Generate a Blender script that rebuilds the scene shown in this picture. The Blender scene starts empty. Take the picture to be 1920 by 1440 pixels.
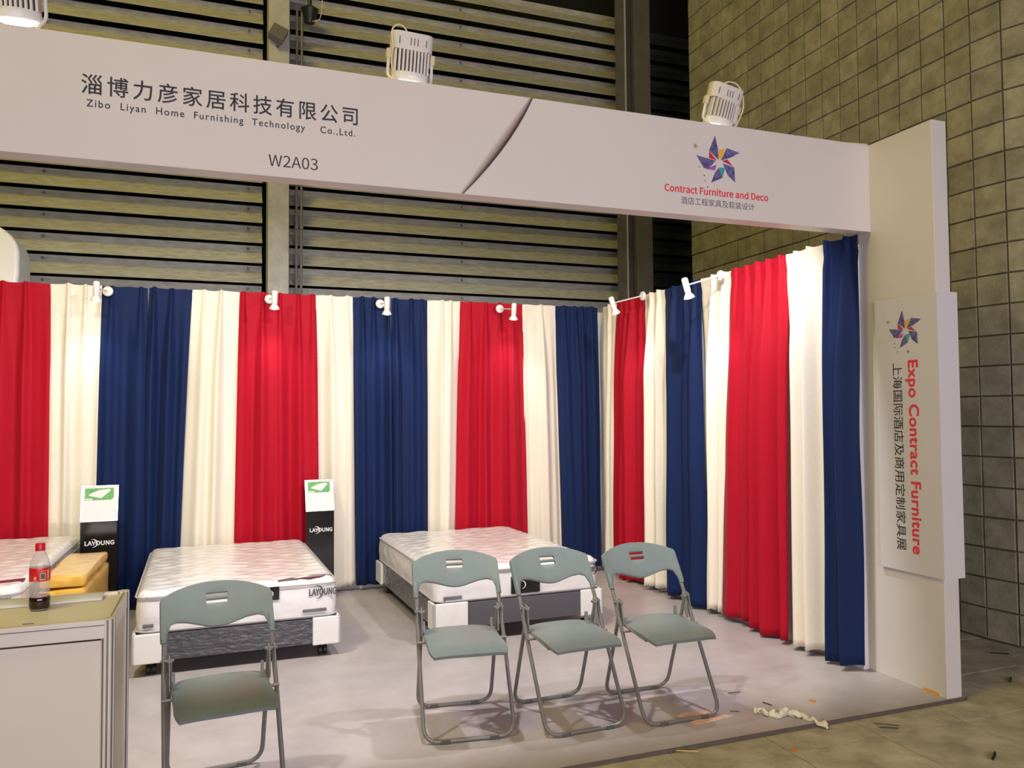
import bpy, bmesh, math, random, os
from mathutils import Matrix, Vector, noise
random.seed(7)
S = bpy.context.scene
COL = S.collection
PI = math.pi

# ------------------------------------------------------------------ camera
cd = bpy.data.cameras.new('camera'); cd.sensor_width = 36; cd.lens = 27.872; cd.clip_end = 200
cam = bpy.data.objects.new('camera', cd); COL.objects.link(cam)
R = [[0.93832981, 0.00646327, 0.34568104], [-0.3456626, 0.03889058, 0.93755261], [-0.00738408, -0.99922257, 0.0387263]]
M = Matrix([[R[i][0], -R[i][1], -R[i][2], 0] for i in range(3)] + [[0, 0, 0, 1]])
M.translation = Vector((0, 0, 1.5))
cam.matrix_world = M
S.camera = cam

# ------------------------------------------------------------------ view + world
S.view_settings.view_transform = 'Standard'; S.view_settings.look = 'None'
S.view_settings.gamma = 1; S.view_settings.use_curve_mapping = False
S.view_settings.exposure = 0.0
S.cycles.max_bounces = 8; S.cycles.transparent_max_bounces = 12
S.cycles.sample_clamp_indirect = 6
W = bpy.data.worlds.new('hall'); S.world = W; W.use_nodes = True
bg = W.node_tree.nodes['Background']; bg.inputs[0].default_value = (0.80, 0.76, 0.72, 1); bg.inputs[1].default_value = 0.06

def area(name, loc, target, sx, sy, power, col):
    l = bpy.data.lights.new(name, 'AREA'); l.shape = 'RECTANGLE'; l.size = sx; l.size_y = sy; l.energy = power; l.color = col
    o = bpy.data.objects.new(name, l); COL.objects.link(o); o.location = loc
    o.rotation_euler = (Vector(target) - Vector(loc)).to_track_quat('-Z', 'Y').to_euler()
    return o
# yellow high-bay lamps of the hall roof, cool lamps of the stands across the aisle
area('hall_lamp', (-3.2, 1.8, 8.6), (2.0, 7.5, 2.6), 3, 3, 310, (1.0, 0.80, 0.13))
area('aisle_lamp', (1.0, -2.6, 1.9), (1.2, 4.0, 2.6), 6, 1.4, 265, (1.0, 0.90, 0.98))

# ------------------------------------------------------------------ node materials
def new_mat(name):
    m = bpy.data.materials.new(name); m.use_nodes = True
    return m, m.node_tree.nodes, m.node_tree.links, m.node_tree.nodes['Principled BSDF']

def mat(name, col, rough=0.5, metal=0.0, coat=0.0, noise_amt=0.0, nscale=20, bump=0.0, bscale=200, bdist=0.001, sheen=0.0,
        trans=0.0, ior=1.45, emit=None, estr=0.0, coords='Object', stretch=(1, 1, 1), island=0.0, spec=0.5, coat_rough=0.08, col2=None, alpha=1.0):
    m, N, L, P = new_mat(name)
    P.inputs['Base Color'].default_value = (*col, 1); P.inputs['Roughness'].default_value = rough
    P.inputs['Metallic'].default_value = metal; P.inputs['Coat Weight'].default_value = coat
    P.inputs['Coat Roughness'].default_value = coat_rough
    P.inputs['Sheen Weight'].default_value = sheen; P.inputs['Transmission Weight'].default_value = trans
    P.inputs['IOR'].default_value = ior; P.inputs['Specular IOR Level'].default_value = spec; P.inputs['Alpha'].default_value = alpha
    if emit: P.inputs['Emission Color'].default_value = (*emit, 1); P.inputs['Emission Strength'].default_value = estr
    if noise_amt or bump or island:
        tc = N.new('ShaderNodeTexCoord'); mp = N.new('ShaderNodeMapping'); mp.inputs['Scale'].default_value = stretch
        L.new(tc.outputs[coords], mp.inputs['Vector'])
    if noise_amt or island:
        c2 = col2 or tuple(c * (1 - noise_amt) for c in col)
        nz = N.new('ShaderNodeTexNoise'); nz.inputs['Scale'].default_value = nscale; nz.inputs['Detail'].default_value = 6; nz.inputs['Roughness'].default_value = 0.65
        L.new(mp.outputs[0], nz.inputs['Vector'])
        rp = N.new('ShaderNodeValToRGB'); rp.color_ramp.elements[0].position = 0.34; rp.color_ramp.elements[1].position = 0.66
        rp.color_ramp.elements[0].color = (*c2, 1); rp.color_ramp.elements[1].color = (*col, 1)
        L.new(nz.outputs['Fac'], rp.inputs[0])
        out = rp.outputs[0]
        if island:
            g = N.new('ShaderNodeNewGeometry'); oi = N.new('ShaderNodeObjectInfo')
            ad = N.new('ShaderNodeMath'); ad.operation = 'ADD'; L.new(g.outputs['Random Per Island'], ad.inputs[0]); L.new(oi.outputs['Random'], ad.inputs[1])
            fr = N.new('ShaderNodeMath'); fr.operation = 'FRACT'; L.new(ad.outputs[0], fr.inputs[0])
            mr = N.new('ShaderNodeMapRange'); mr.inputs['To Min'].default_value = 1 - island; mr.inputs['To Max'].default_value = 1.0
            L.new(fr.outputs[0], mr.inputs['Value'])
            mx = N.new('ShaderNodeMix'); mx.data_type = 'RGBA'; mx.blend_type = 'MULTIPLY'; mx.inputs[0].default_value = 1
            L.new(out, mx.inputs[6]); L.new(mr.outputs[0], mx.inputs[7]); out = mx.outputs[2]
        L.new(out, P.inputs['Base Color'])
    if bump:
        nb = N.new('ShaderNodeTexNoise'); nb.inputs['Scale'].default_value = bscale; nb.inputs['Detail'].default_value = 5
        L.new(mp.outputs[0], nb.inputs['Vector'])
        b = N.new('ShaderNodeBump'); b.inputs['Strength'].default_value = bump; b.inputs['Distance'].default_value = bdist
        L.new(nb.outputs['Fac'], b.inputs['Height']); L.new(b.outputs[0], P.inputs['Normal'])
        if coat: L.new(b.outputs[0], P.inputs['Coat Normal'])
    return m

MT = {}
MT['galv'] = mat('galvanised_steel', (0.53, 0.52, 0.48), 0.55, 0.0, noise_amt=0.35, nscale=9, bump=0.25, bscale=60, bdist=0.002, col2=(0.34, 0.33, 0.29), stretch=(1, 4, 4), island=0.12, coords='Object')
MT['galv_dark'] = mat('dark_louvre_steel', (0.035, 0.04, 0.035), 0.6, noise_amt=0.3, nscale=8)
MT['void'] = mat('dark_void', (0.006, 0.007, 0.006), 0.9, noise_amt=0.2)
MT['concrete'] = mat('concrete_post', (0.50, 0.49, 0.47), 0.85, noise_amt=0.25, nscale=7, bump=0.3, bscale=40, bdist=0.003)
MT['steel'] = mat('painted_steel_column', (0.115, 0.105, 0.09), 0.6, noise_amt=0.25, nscale=6)
MT['steel_edge'] = mat('lit_edge_tone', (0.42, 0.40, 0.36), 0.5, noise_amt=0.1)  # light catching the column edge, put into a paler colour
MT['block'] = mat('split_face_block', (0.41, 0.38, 0.27), 0.9, noise_amt=0.4, nscale=7, bump=0.6, bscale=70, bdist=0.004, col2=(0.25, 0.23, 0.155), island=0.20, coords='Object')
MT['mortar'] = mat('mortar', (0.13, 0.115, 0.07), 0.95, noise_amt=0.3, nscale=30)
MT['slab'] = mat('hall_floor_concrete', (0.62, 0.56, 0.42), 0.75, noise_amt=0.45, nscale=5, bump=0.4, bscale=45, bdist=0.002, col2=(0.34, 0.30, 0.21), island=0.12)
MT['joint'] = mat('floor_joint_dirt', (0.05, 0.045, 0.03), 0.95, noise_amt=0.3)
MT['booth_floor'] = mat('pale_lilac_floor_sheet', (0.445, 0.405, 0.41), 0.42, noise_amt=0.16, nscale=4, bump=0.12, bscale=25, bdist=0.002, col2=(0.37, 0.335, 0.33))
MT['floor_edge'] = mat('floor_board_edge', (0.14, 0.11, 0.09), 0.9, noise_amt=0.3)
MT['fascia'] = mat('fascia_film', (0.70, 0.655, 0.655), 0.45, noise_amt=0.03, nscale=2, bump=0.06, bscale=500, bdist=0.0004)
MT['column'] = mat('column_paint', (0.68, 0.645, 0.62), 0.55, noise_amt=0.04, nscale=2.5, bump=0.05, bscale=300, bdist=0.0005)
MT['board'] = mat('sign_board_print', (0.66, 0.64, 0.66), 0.5, noise_amt=0.02, nscale=3)
MT['panel'] = mat('white_shell_panel', (0.78, 0.77, 0.75), 0.5, noise_amt=0.05, nscale=3)
MT['ink'] = mat('black_ink', (0.03, 0.03, 0.04), 0.5, noise_amt=0.1)
MT['grey_ink'] = mat('grey_ink', (0.10, 0.10, 0.12), 0.5, noise_amt=0.1)
MT['red_ink'] = mat('red_ink', (0.80, 0.05, 0.07), 0.5, noise_amt=0.05)
MT['navy_ink'] = mat('navy_logo_ink', (0.05, 0.04, 0.16), 0.5, noise_amt=0.6, nscale=45, col2=(0.20, 0.18, 0.42))
MT['orange_ink'] = mat('orange_ink', (0.90, 0.45, 0.03), 0.5, noise_amt=0.05)
MT['crimson_ink'] = mat('crimson_ink', (0.55, 0.03, 0.08), 0.5, noise_amt=0.05)
MT['teal_ink'] = mat('teal_ink', (0.02, 0.40, 0.38), 0.5, noise_amt=0.05)
MT['purple_ink'] = mat('purple_ink', (0.35, 0.10, 0.45), 0.5, noise_amt=0.05)
MT['brown_ink'] = mat('tan_ink', (0.45, 0.28, 0.20), 0.5, noise_amt=0.05)
MT['white'] = mat('white_enamel', (0.82, 0.81, 0.80), 0.35, noise_amt=0.03)
MT['lamp_white'] = mat('floodlight_enamel', (0.74, 0.70, 0.66), 0.4, noise_amt=0.05)
MT['dark_slot'] = mat('dark_slot', (0.06, 0.06, 0.065), 0.6, noise_amt=0.1)
MT['cord'] = mat('cream_cord', (0.75, 0.66, 0.45), 0.5, noise_amt=0.05)
MT['lens'] = mat('lit_flood_lens', (0.9, 0.9, 0.9), 0.3, emit=(1, 0.98, 0.95), estr=6, noise_amt=0.01)
MT['led'] = mat('lit_spot_lens', (0.9, 0.9, 0.9), 0.3, emit=(0.93, 0.90, 1.0), estr=14, noise_amt=0.01)
MT['red'] = mat('red_velvet', (0.44, 0.003, 0.020), 0.65, spec=0.2, sheen=0.04, noise_amt=0.12, nscale=120, bump=0.35, bscale=260, bdist=0.001)
MT['navy'] = mat('navy_velvet', (0.005, 0.017, 0.080), 0.65, spec=0.2, sheen=0.04, noise_amt=0.15, nscale=120, bump=0.35, bscale=260, bdist=0.001)
MT['cream'] = mat('cream_satin', (0.84, 0.775, 0.655), 0.55, spec=0.3, sheen=0.05, noise_amt=0.05, nscale=60, bump=0.12, bscale=180, bdist=0.001)
MT['tube'] = mat('painted_steel_tube', (0.23, 0.215, 0.20), 0.38, 0.35, noise_amt=0.15, nscale=30)
MT['chair'] = mat('grey_green_plastic', (0.165, 0.20, 0.197), 0.40, noise_amt=0.06, nscale=14, bump=0.1, bscale=400, bdist=0.0004)
MT['rubber'] = mat('grey_rubber', (0.10, 0.095, 0.09), 0.8, noise_amt=0.1)
MT['hinge'] = mat('hinge_plastic', (0.21, 0.225, 0.21), 0.5, noise_amt=0.08)
MT['mattress'] = mat('white_quilt_in_film', (0.80, 0.785, 0.79), 0.45, coat=0.75, noise_amt=0.05, nscale=8, bump=0.35, bscale=14, bdist=0.006, stretch=(1, 3.0, 2), coat_rough=0.12)
MT['piping'] = mat('grey_piping', (0.50, 0.48, 0.47), 0.5, coat=0.4, noise_amt=0.08)
MT['foam'] = mat('white_foam_corner', (0.80, 0.79, 0.77), 0.5, coat=0.5, noise_amt=0.06, nscale=12, bump=0.3, bscale=25, bdist=0.003, coat_rough=0.15)
MT['charcoal'] = mat('charcoal_fabric_in_film', (0.055, 0.055, 0.065), 0.6, coat=1.0, noise_amt=0.3, nscale=25, bump=0.9, bscale=16, bdist=0.012, stretch=(1, 1, 2.2), coat_rough=0.09)
MT['charcoal_plain'] = mat('charcoal_fabric', (0.095, 0.09, 0.105), 0.7, coat=0.25, noise_amt=0.2, nscale=80, bump=0.25, bscale=60, bdist=0.003, coat_rough=0.25)
MT['maroon'] = mat('maroon_band', (0.14, 0.025, 0.05), 0.4, coat=0.5, noise_amt=0.3, nscale=10)
MT['grey_band'] = mat('grey_band', (0.16, 0.15, 0.16), 0.4, coat=0.5, noise_amt=0.3, nscale=10)
MT['black'] = mat('black_acrylic', (0.008, 0.008, 0.009), 0.12, coat=0.3, noise_amt=0.1)
MT['caster'] = mat('black_caster', (0.02, 0.02, 0.02), 0.4, noise_amt=0.1)
MT['chrome'] = mat('silver_frame', (0.62, 0.62, 0.63), 0.25, 0.9, noise_amt=0.03)
MT['paper'] = mat('white_paper', (0.72, 0.72, 0.74), 0.5, noise_amt=0.02)
MT['green_print'] = mat('green_print', (0.07, 0.30, 0.09), 0.5, noise_amt=0.5, nscale=40, col2=(0.15, 0.42, 0.12))
MT['pale_print'] = mat('pale_print', (0.72, 0.71, 0.70), 0.5, noise_amt=0.05)
MT['tape'] = mat('yellow_packing_tape', (0.80, 0.50, 0.10), 0.3, coat=0.6, noise_amt=0.25, nscale=14, bump=0.6, bscale=22, bdist=0.006, col2=(0.66, 0.36, 0.05), stretch=(1, 1, 2.5), coat_rough=0.15)
MT['counter'] = mat('counter_laminate', (0.76, 0.69, 0.58), 0.45, noise_amt=0.03, nscale=3)
MT['counter_top'] = mat('counter_top_laminate', (0.90, 0.87, 0.84), 0.45, noise_amt=0.03, nscale=3)
MT['alu'] = mat('cream_aluminium', (0.80, 0.75, 0.68), 0.35, 0.1, noise_amt=0.05, nscale=5)
MT['alu_groove'] = mat('aluminium_groove', (0.26, 0.235, 0.20), 0.5, 0.3, noise_amt=0.1)
MT['pet'] = mat('clear_bottle_plastic', (0.80, 0.76, 0.70), 0.12, alpha=0.38)
MT['cola'] = mat('dark_cola', (0.018, 0.006, 0.004), 0.08, coat=0.5, noise_amt=0.1)
MT['cap'] = mat('red_cap', (0.72, 0.01, 0.03), 0.35, noise_amt=0.05)
MT['label_red'] = mat('red_label', (0.72, 0.015, 0.02), 0.35, coat=0.3, noise_amt=0.05)
MT['tissue'] = mat('white_tissue', (0.78, 0.72, 0.55), 0.8, noise_amt=0.15, nscale=40, bump=0.5, bscale=90, bdist=0.003)
MT['scrap'] = mat('printed_scrap', (0.78, 0.69, 0.60), 0.6, noise_amt=0.6, nscale=14, col2=(0.70, 0.24, 0.12))
MT['orange_bit'] = mat('orange_bit', (0.75, 0.25, 0.03), 0.6, noise_amt=0.1)
MT['twig'] = mat('dark_twig', (0.05, 0.035, 0.02), 0.8, noise_amt=0.2)
MT['black_bit'] = mat('black_bit', (0.012, 0.012, 0.012), 0.5, noise_amt=0.1)
MT['yellow_bit'] = mat('yellow_fibre', (0.65, 0.50, 0.12), 0.7, noise_amt=0.2)
MT['grey_plastic'] = mat('grey_plastic', (0.17, 0.165, 0.16), 0.5, noise_amt=0.1)

# ------------------------------------------------------------------ geometry helpers
def meta(o, label=None, cat=None, group=None, kind=None):
    if label: o['label'] = label
    if cat: o['category'] = cat
    if group: o['group'] = group
    if kind: o['kind'] = kind
    return o
def thing(name, label, cat, loc=(0, 0, 0), rz=0, group=None):
    o = bpy.data.objects.new(name, None); o.empty_display_size = 0.05; COL.objects.link(o)
    o.location = loc; o.rotation_euler = (0, 0, rz)
    return meta(o, label, cat, group)
def mw(o):
    m = Matrix.LocRotScale(o.location, o.rotation_euler, o.scale)
    return mw(o.parent) @ m if o.parent else m
def obj(name, bm, m, parent=None, world=False, smooth=False, label=None, kind=None):
    me = bpy.data.meshes.new(name)
    if world and parent is not None: bmesh.ops.transform(bm, matrix=mw(parent).inverted(), verts=bm.verts)
    bmesh.ops.recalc_face_normals(bm, faces=bm.faces) if not getattr(bm, 'keep', False) else None
    bm.to_mesh(me); bm.free()
    if smooth:
        for p in me.polygons: p.use_smooth = True
        if smooth == 'auto':
            try: me.set_sharp_from_angle(angle=math.radians(35))
            except Exception: pass
    me.materials.append(MT[m] if isinstance(m, str) else m)
    o = bpy.data.objects.new(name, me); COL.objects.link(o)
    if parent: o.parent = parent
    return meta(o, label=label, kind=kind)
def B(): return bmesh.new()
def box(bm, x0, x1, y0, y1, z0, z1, bevel=0.0, seg=2, rot=None):
    r = bmesh.ops.create_cube(bm, size=1.0)
    vs = r['verts']
    bmesh.ops.scale(bm, vec=(x1 - x0, y1 - y0, z1 - z0), verts=vs)
    if bevel:
        es = list({e for v in vs for e in v.link_edges})
        rr = bmesh.ops.bevel(bm, geom=es, offset=bevel, segments=seg, affect='EDGES', profile=0.5)
        vs = list({v for f in rr['faces'] for v in f.verts} | {v for v in vs if v.is_valid})
    if rot is not None: bmesh.ops.rotate(bm, cent=(0, 0, 0), matrix=rot, verts=vs)
    bmesh.ops.translate(bm, vec=((x0 + x1) / 2, (y0 + y1) / 2, (z0 + z1) / 2), verts=vs)
    return vs
def bx(*a, **k):
    bm = B(); box(bm, *a, **k); return bm
def tube(bm, pts, r, n=8, cap=True):
    pts = [Vector(p) for p in pts]; rings = []
    t0 = (pts[1] - pts[0]).normalized()
    up = Vector((0, 0, 1)) if abs(t0.z) < 0.9 else Vector((1, 0, 0))
    nrm = t0.cross(up).normalized()
    for i, p in enumerate(pts):
        if i == 0: t = (pts[1] - p)
        elif i == len(pts) - 1: t = (p - pts[i - 1])
        else: t = (pts[i + 1] - p).normalized() + (p - pts[i - 1]).normalized()
        t.normalize()
        nrm = (nrm - t * nrm.dot(t)).normalized(); b = t.cross(nrm)
        rr = r[i] if isinstance(r, (list, tuple)) else r
        rings.append([bm.verts.new(p + (nrm * math.cos(2 * PI * k / n) + b * math.sin(2 * PI * k / n)) * rr) for k in range(n)])
    for a, c in zip(rings, rings[1:]):
        for k in range(n): bm.faces.new((a[k], a[(k + 1) % n], c[(k + 1) % n], c[k]))
    if cap: bm.faces.new(rings[0][::-1]); bm.faces.new(rings[-1])
def lathe(bm, prof, n=24, mtx=None, cap=True):
    rings = []
    for (r, z) in prof:
        rings.append([bm.verts.new((r * math.cos(2 * PI * k / n), r * math.sin(2 * PI * k / n), z)) for k in range(n)])
    for a, c in zip(rings, rings[1:]):
        for k in range(n): bm.faces.new((a[k], a[(k + 1) % n], c[(k + 1) % n], c[k]))
    if cap: bm.faces.new(rings[0][::-1]); bm.faces.new(rings[-1])
    if mtx is not None: bmesh.ops.transform(bm, matrix=mtx, verts=[v for rg in rings for v in rg])
def prism(bm, poly, axis, a, b):
    """poly: 2-D points; axis 'x': (y,z), 'y': (x,z), 'z': (x,y)"""
    def P(p, t): return {'x': (t, p[0], p[1]), 'y': (p[0], t, p[1]), 'z': (p[0], p[1], t)}[axis]
    v0 = [bm.verts.new(P(p, a)) for p in poly]; v1 = [bm.verts.new(P(p, b)) for p in poly]
    n = len(poly)
    bm.faces.new(v0[::-1]); bm.faces.new(v1)
    for i in range(n): bm.faces.new((v0[i], v0[(i + 1) % n], v1[(i + 1) % n], v1[i]))
def arc_pts(c, r, a0, a1, n):
    return [(c[0] + r * math.cos(math.radians(a0 + (a1 - a0) * i / n)), c[1] + r * math.sin(math.radians(a0 + (a1 - a0) * i / n))) for i in range(n + 1)]
def fillet(pts, rad, n=5):
    out = [Vector(pts[0])]
    for i in range(1, len(pts) - 1):
        p = Vector(pts[i]); a = (Vector(pts[i - 1]) - p); b = (Vector(pts[i + 1]) - p)
        d = min(rad, a.length * .49, b.length * .49); a.normalize(); b.normalize()
        p0 = p + a * d; p1 = p + b * d
        for k in range(n + 1):
            t = k / n; out.append(p0 * (1 - t) ** 2 + p * 2 * t * (1 - t) + p1 * t * t)
    out.append(Vector(pts[-1])); return out

# ------------------------------------------------------------------ lettering
try:
    SANS = bpy.data.fonts.load(os.path.join(bpy.utils.system_resource('DATAFILES'), 'fonts', 'Noto Sans CJK Regular.woff2'))
except Exception:
    SANS = None
def lettering(name, s, O, U, V, width, height, m, parent, off=0.0, sp=1.0, sans=False, lift=0.0005, shear=0.0, label=None, base=None, bold=0.0):
    """flat print: O = lower-left corner of the inked box (baseline if base given), U/V unit directions on the face"""
    c = bpy.data.curves.new('t', 'FONT'); c.body = s; c.size = 1; c.offset = off; c.space_character = sp; c.resolution_u = 7; c.shear = shear
    if sans and SANS: c.font = SANS
    o = bpy.data.objects.new('t', c); COL.objects.link(o)
    bpy.context.view_layer.update()
    me = bpy.data.meshes.new_from_object(o.evaluated_get(bpy.context.evaluated_depsgraph_get()))
    bpy.data.objects.remove(o); bpy.data.curves.remove(c)
    b0 = B(); b0.from_mesh(me); bmesh.ops.remove_doubles(b0, verts=b0.verts, dist=2e-4); bmesh.ops.dissolve_degenerate(b0, edges=b0.edges, dist=2e-4)
    for f_ in b0.faces: f_.smooth = False
    b0.to_mesh(me); b0.free()
    if me.attributes.get('custom_normal'): me.attributes.remove(me.attributes['custom_normal'])
    xs = [v.co.x for v in me.vertices]; ys = [v.co.y for v in me.vertices]
    x0, x1, y0, y1 = min(xs), max(xs), min(ys), max(ys)
    if base is not None: y0 = 0.0; y1 = base     # height refers to a capital of this nominal height
    U = Vector(U); V = Vector(V); Nn = U.cross(V); O = Vector(O)
    inv = mw(parent).inverted()
    for v in me.vertices:
        v.co = inv @ (O + U * ((v.co.x - x0) / (x1 - x0) * width) + V * ((v.co.y - y0) / (y1 - y0) * height) + Nn * lift)
    if bold:        # heavier print: the same outline laid down a few times, each a hair beside the last
        b2 = B(); b2.from_mesh(me); src = list(b2.verts) + list(b2.edges) + list(b2.faces)
        R3 = inv.to_3x3(); k = bold * height
        for n_, (du, dv) in enumerate([(k, 0), (-k, 0), (0, k), (0, -k), (k * .7, k * .7), (-k * .7, -k * .7)]):
            d_ = bmesh.ops.duplicate(b2, geom=src)
            bmesh.ops.translate(b2, vec=R3 @ (U * du + V * dv + Nn * 0.00007 * (n_ + 1)), verts=[g_ for g_ in d_['geom'] if isinstance(g_, bmesh.types.BMVert)])
        b2.to_mesh(me); b2.free()
    for p_ in me.polygons: p_.use_smooth = False; p_.material_index = 0
    me.materials.clear(); me.materials.append(MT[m]); me.name = name
    ob = bpy.data.objects.new(name, me); COL.objects.link(ob); ob.parent = parent
    return meta(ob, label=label)
def flat_poly(name, pts, O, U, V, m, parent, lift=0.0012, label=None, th=0.0):
    U = Vector(U); V = Vector(V); Nn = U.cross(V); O = Vector(O); bm = B(); bm.keep = False if False else None
    vs = [bm.verts.new(O + U * p[0] + V * p[1] + Nn * lift) for p in pts]
    bm.faces.new(vs)
    return obj(name, bm, m, parent, world=True, label=label)
class KB: pass

LOGO = [('blade', 'navy_ink', [(0.003, 0.137), (0.02, 0.062), (0.021, 0.006), (-0.037, 0.05)]),
        ('blade', 'navy_ink', [(0.16, 0.058), (0.076, 0.075), (0.039, 0.004), (0.096, 0.024)]),
        ('blade', 'navy_ink', [(0.127, -0.11), (0.123, -0.026), (0.049, -0.012), (0.079, -0.073)]),
        ('blade', 'navy_ink', [(0.023, -0.037), (0.045, -0.091), (-0.027, -0.125), (-0.003, -0.071)]),
        ('blade', 'navy_ink', [(-0.117, 0.016), (0.004, -0.002), (-0.042, -0.051), (-0.072, -0.049)]),
        ('fold', 'orange_ink', [(0.021, 0.006), (0.025, 0.058), (0.065, 0.071), (0.04, 0.014)]),
        ('fold', 'crimson_ink', [(-0.037, 0.047), (-0.037, 0.008), (0.012, 0.0)]),
        ('fold', 'crimson_ink', [(0.044, 0.001), (0.078, 0.013), (0.114, -0.021)]),
        ('fold', 'teal_ink', [(0.026, -0.036), (0.062, -0.036), (0.045, -0.091)]),
        ('fold', 'purple_ink', [(0.009, -0.024), (-0.003, -0.054), (-0.059, -0.053)])]
def star_poly(cx, cy, r):
    return [(cx + (r if i % 2 == 0 else r * .38) * math.sin(i * PI / 5 + .3), cy + (r if i % 2 == 0 else r * .38) * math.cos(i * PI / 5 + .3)) for i in range(10)]
def logo(parent, O, U, V, s, dark=False):
    U = Vector(U); V = Vector(V); Nn = U.cross(V); O = Vector(O)
    bm = B(); pm = {}
    mats = []
    me = bpy.data.meshes.new('pinwheel_logo'); verts = []; faces = []; mi = []
    items = [(m, p) for _, m, p in LOGO]
    items += [('brown_ink', star_poly(-0.122, 0.065, 0.018))]
    if dark: items += [('grey_ink', star_poly(0.045, -0.155, 0.013))]
    for q in [(-0.10, -0.045, .004), (-0.07, -0.09, .005), (-0.065, -0.118, .004), (-0.05, -0.15, .005)]:
        items.append(('grey_ink', [(q[0] - q[2], q[1]), (q[0], q[1] + q[2]), (q[0] + q[2], q[1]), (q[0], q[1] - q[2])]))
    inv = mw(parent).inverted()
    for i, (m, p) in enumerate(items):
        if m not in mats: mats.append(m); me.materials.append(MT[m])
        b = len(verts); lift = 0.0012 + 0.0004 * (i >= 5)
        verts += [tuple(inv @ (O + U * (a * s) + V * (c * s) + Nn * lift)) for a, c in p]
        faces.append(list(range(b, b + len(p)))); mi.append(mats.index(m))
    me.from_pydata(verts, [], faces)
    for f, k in zip(me.polygons, mi): f.material_index = k
    o = bpy.data.objects.new('pinwheel_logo', me); COL.objects.link(o); o.parent = parent
    return o
def swoosh(name, O, U, V, r, m, parent, lift=0.0011):
    """crescent ring arm of the mattress maker's mark"""
    pts = []
    n = 18
    for i in range(n + 1):
        a = math.radians(125 - 235 * i / n); w = 1.0
        pts.append((r * math.cos(a), r * 1.05 * math.sin(a)))
    for i in range(n, -1, -1):
        a = math.radians(125 - 235 * i / n); w = 1 - 0.30 * math.sin(PI * i / n)
        pts.append((r * w * math.cos(a) - 0.0 * r, r * 1.05 * w * math.sin(a)))
    U = Vector(U); V = Vector(V); Nn = U.cross(V); O = Vector(O); bm = B()
    h = len(pts) // 2
    vv = [bm.verts.new(O + U * p[0] + V * p[1] + Nn * lift) for p in pts]
    for i in range(h - 1):
        try: bm.faces.new((vv[i], vv[i + 1], vv[2 * h - 2 - i], vv[2 * h - 1 - i]))
        except Exception: pass
    return obj(name, bm, m, parent, world=True)
def brand(O, U, V, w, h, m, parent, th=0.02):
    """wordmark with a crescent through the Y"""
    U = Vector(U); V = Vector(V)
    lettering('wordmark', 'LAYOUNG', O, U, V, w, h, m, parent, bold=0.05, sp=1.0, sans=True)
    swoosh('crescent', Vector(O) + U * w * .29 + V * h * .5, U, V, h * .95, m, parent)

# ================================================================== SETTING
# ---- hall floor
fl = obj('floor', bx(-9, 9, -8, 12, -0.10, -0.028), 'joint', label='olive grey concrete slab floor of the hall', kind='structure')
g = 0.515
xs0 = 2.41 - g * 4; ys0 = 2.95 - g * 6
slab_me = {}
for i in range(0, 11):
    for j in range(0, 15):
        x0 = xs0 + i * g; y0 = ys0 + j * g
        if y0 > 2.7 and x0 + g < 3.9: 
            if not (y0 < 3.2): continue
        if y0 > 7: continue
        k = (i * 3 + j) % 4
        if k not in slab_me:
            me_o = obj('slab', bx(0.0025, g - 0.0025, 0.0012, g - 0.0012, -0.05, -0.02 - 0.0006 * k), 'slab', fl)
            slab_me[k] = me_o.data; me_o.location = (x0, y0, 0)
        else:
            o = bpy.data.objects.new('slab', slab_me[k]); COL.objects.link(o); o.parent = fl; o.location = (x0, y0, 0)
# ---- booth floor sheet
bf = obj('floor_sheet', bx(-6, 3.70, 3.152, 7.05, -0.0195, 0.0), 'booth_floor', label='pale lilac floor sheet of the exhibition stand', kind='structure')
obj('edge_strip', bx(-6, 3.70, 3.146, 3.152, -0.0195, -0.0005), 'floor_edge', bf)

# ---- louvre wall
wb = obj('wall_back', bx(-6, 6.5, 8.62, 8.70, -0.02, 7.2), 'void', label='galvanised louvre wall of the hall behind the stand', kind='structure')
PROF = [(8.258, 0.004), (8.254, 0.0), (8.276, -0.050), (8.268, -0.060), (8.176, -0.172), (8.166, -0.180), (8.168, -0.185), (8.182, -0.179), (8.276, -0.062), (8.286, -0.050), (8.264, 0.004)]
def slats(x0, x1, m, dy=0.0, zs=2.40, n=20):
    bm = B(); prism(bm, [(y + dy, z) for y, z in PROF], 'x', x0, x1)
    first = obj('slat', bm, m, wb); me = first.data
    for k in range(n):
        o = first if k == 0 else bpy.data.objects.new('slat', me)
        if k: COL.objects.link(o); o.parent = wb
        o.location = (0, 0, zs + 0.2008 * k)
slats(-4.0, 0.385, 'galv', zs=2.397)
slats(0.64, 4.45, 'galv', zs=2.397)
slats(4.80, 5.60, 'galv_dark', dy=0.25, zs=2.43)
bm = B()
for xx in (-1.53, 0.255, 2.47):
    for k in range(20): lathe(bm, [(0.013, 0), (0.013, 0.008), (0.006, 0.012)], 8, Matrix.Translation((xx, 8.262, 2.397 + 0.2008 * k - 0.028)) @ Matrix.Rotation(PI / 2, 4, 'X'))
obj('screw', bm, 'grey_plastic', wb, kind='stuff')

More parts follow.
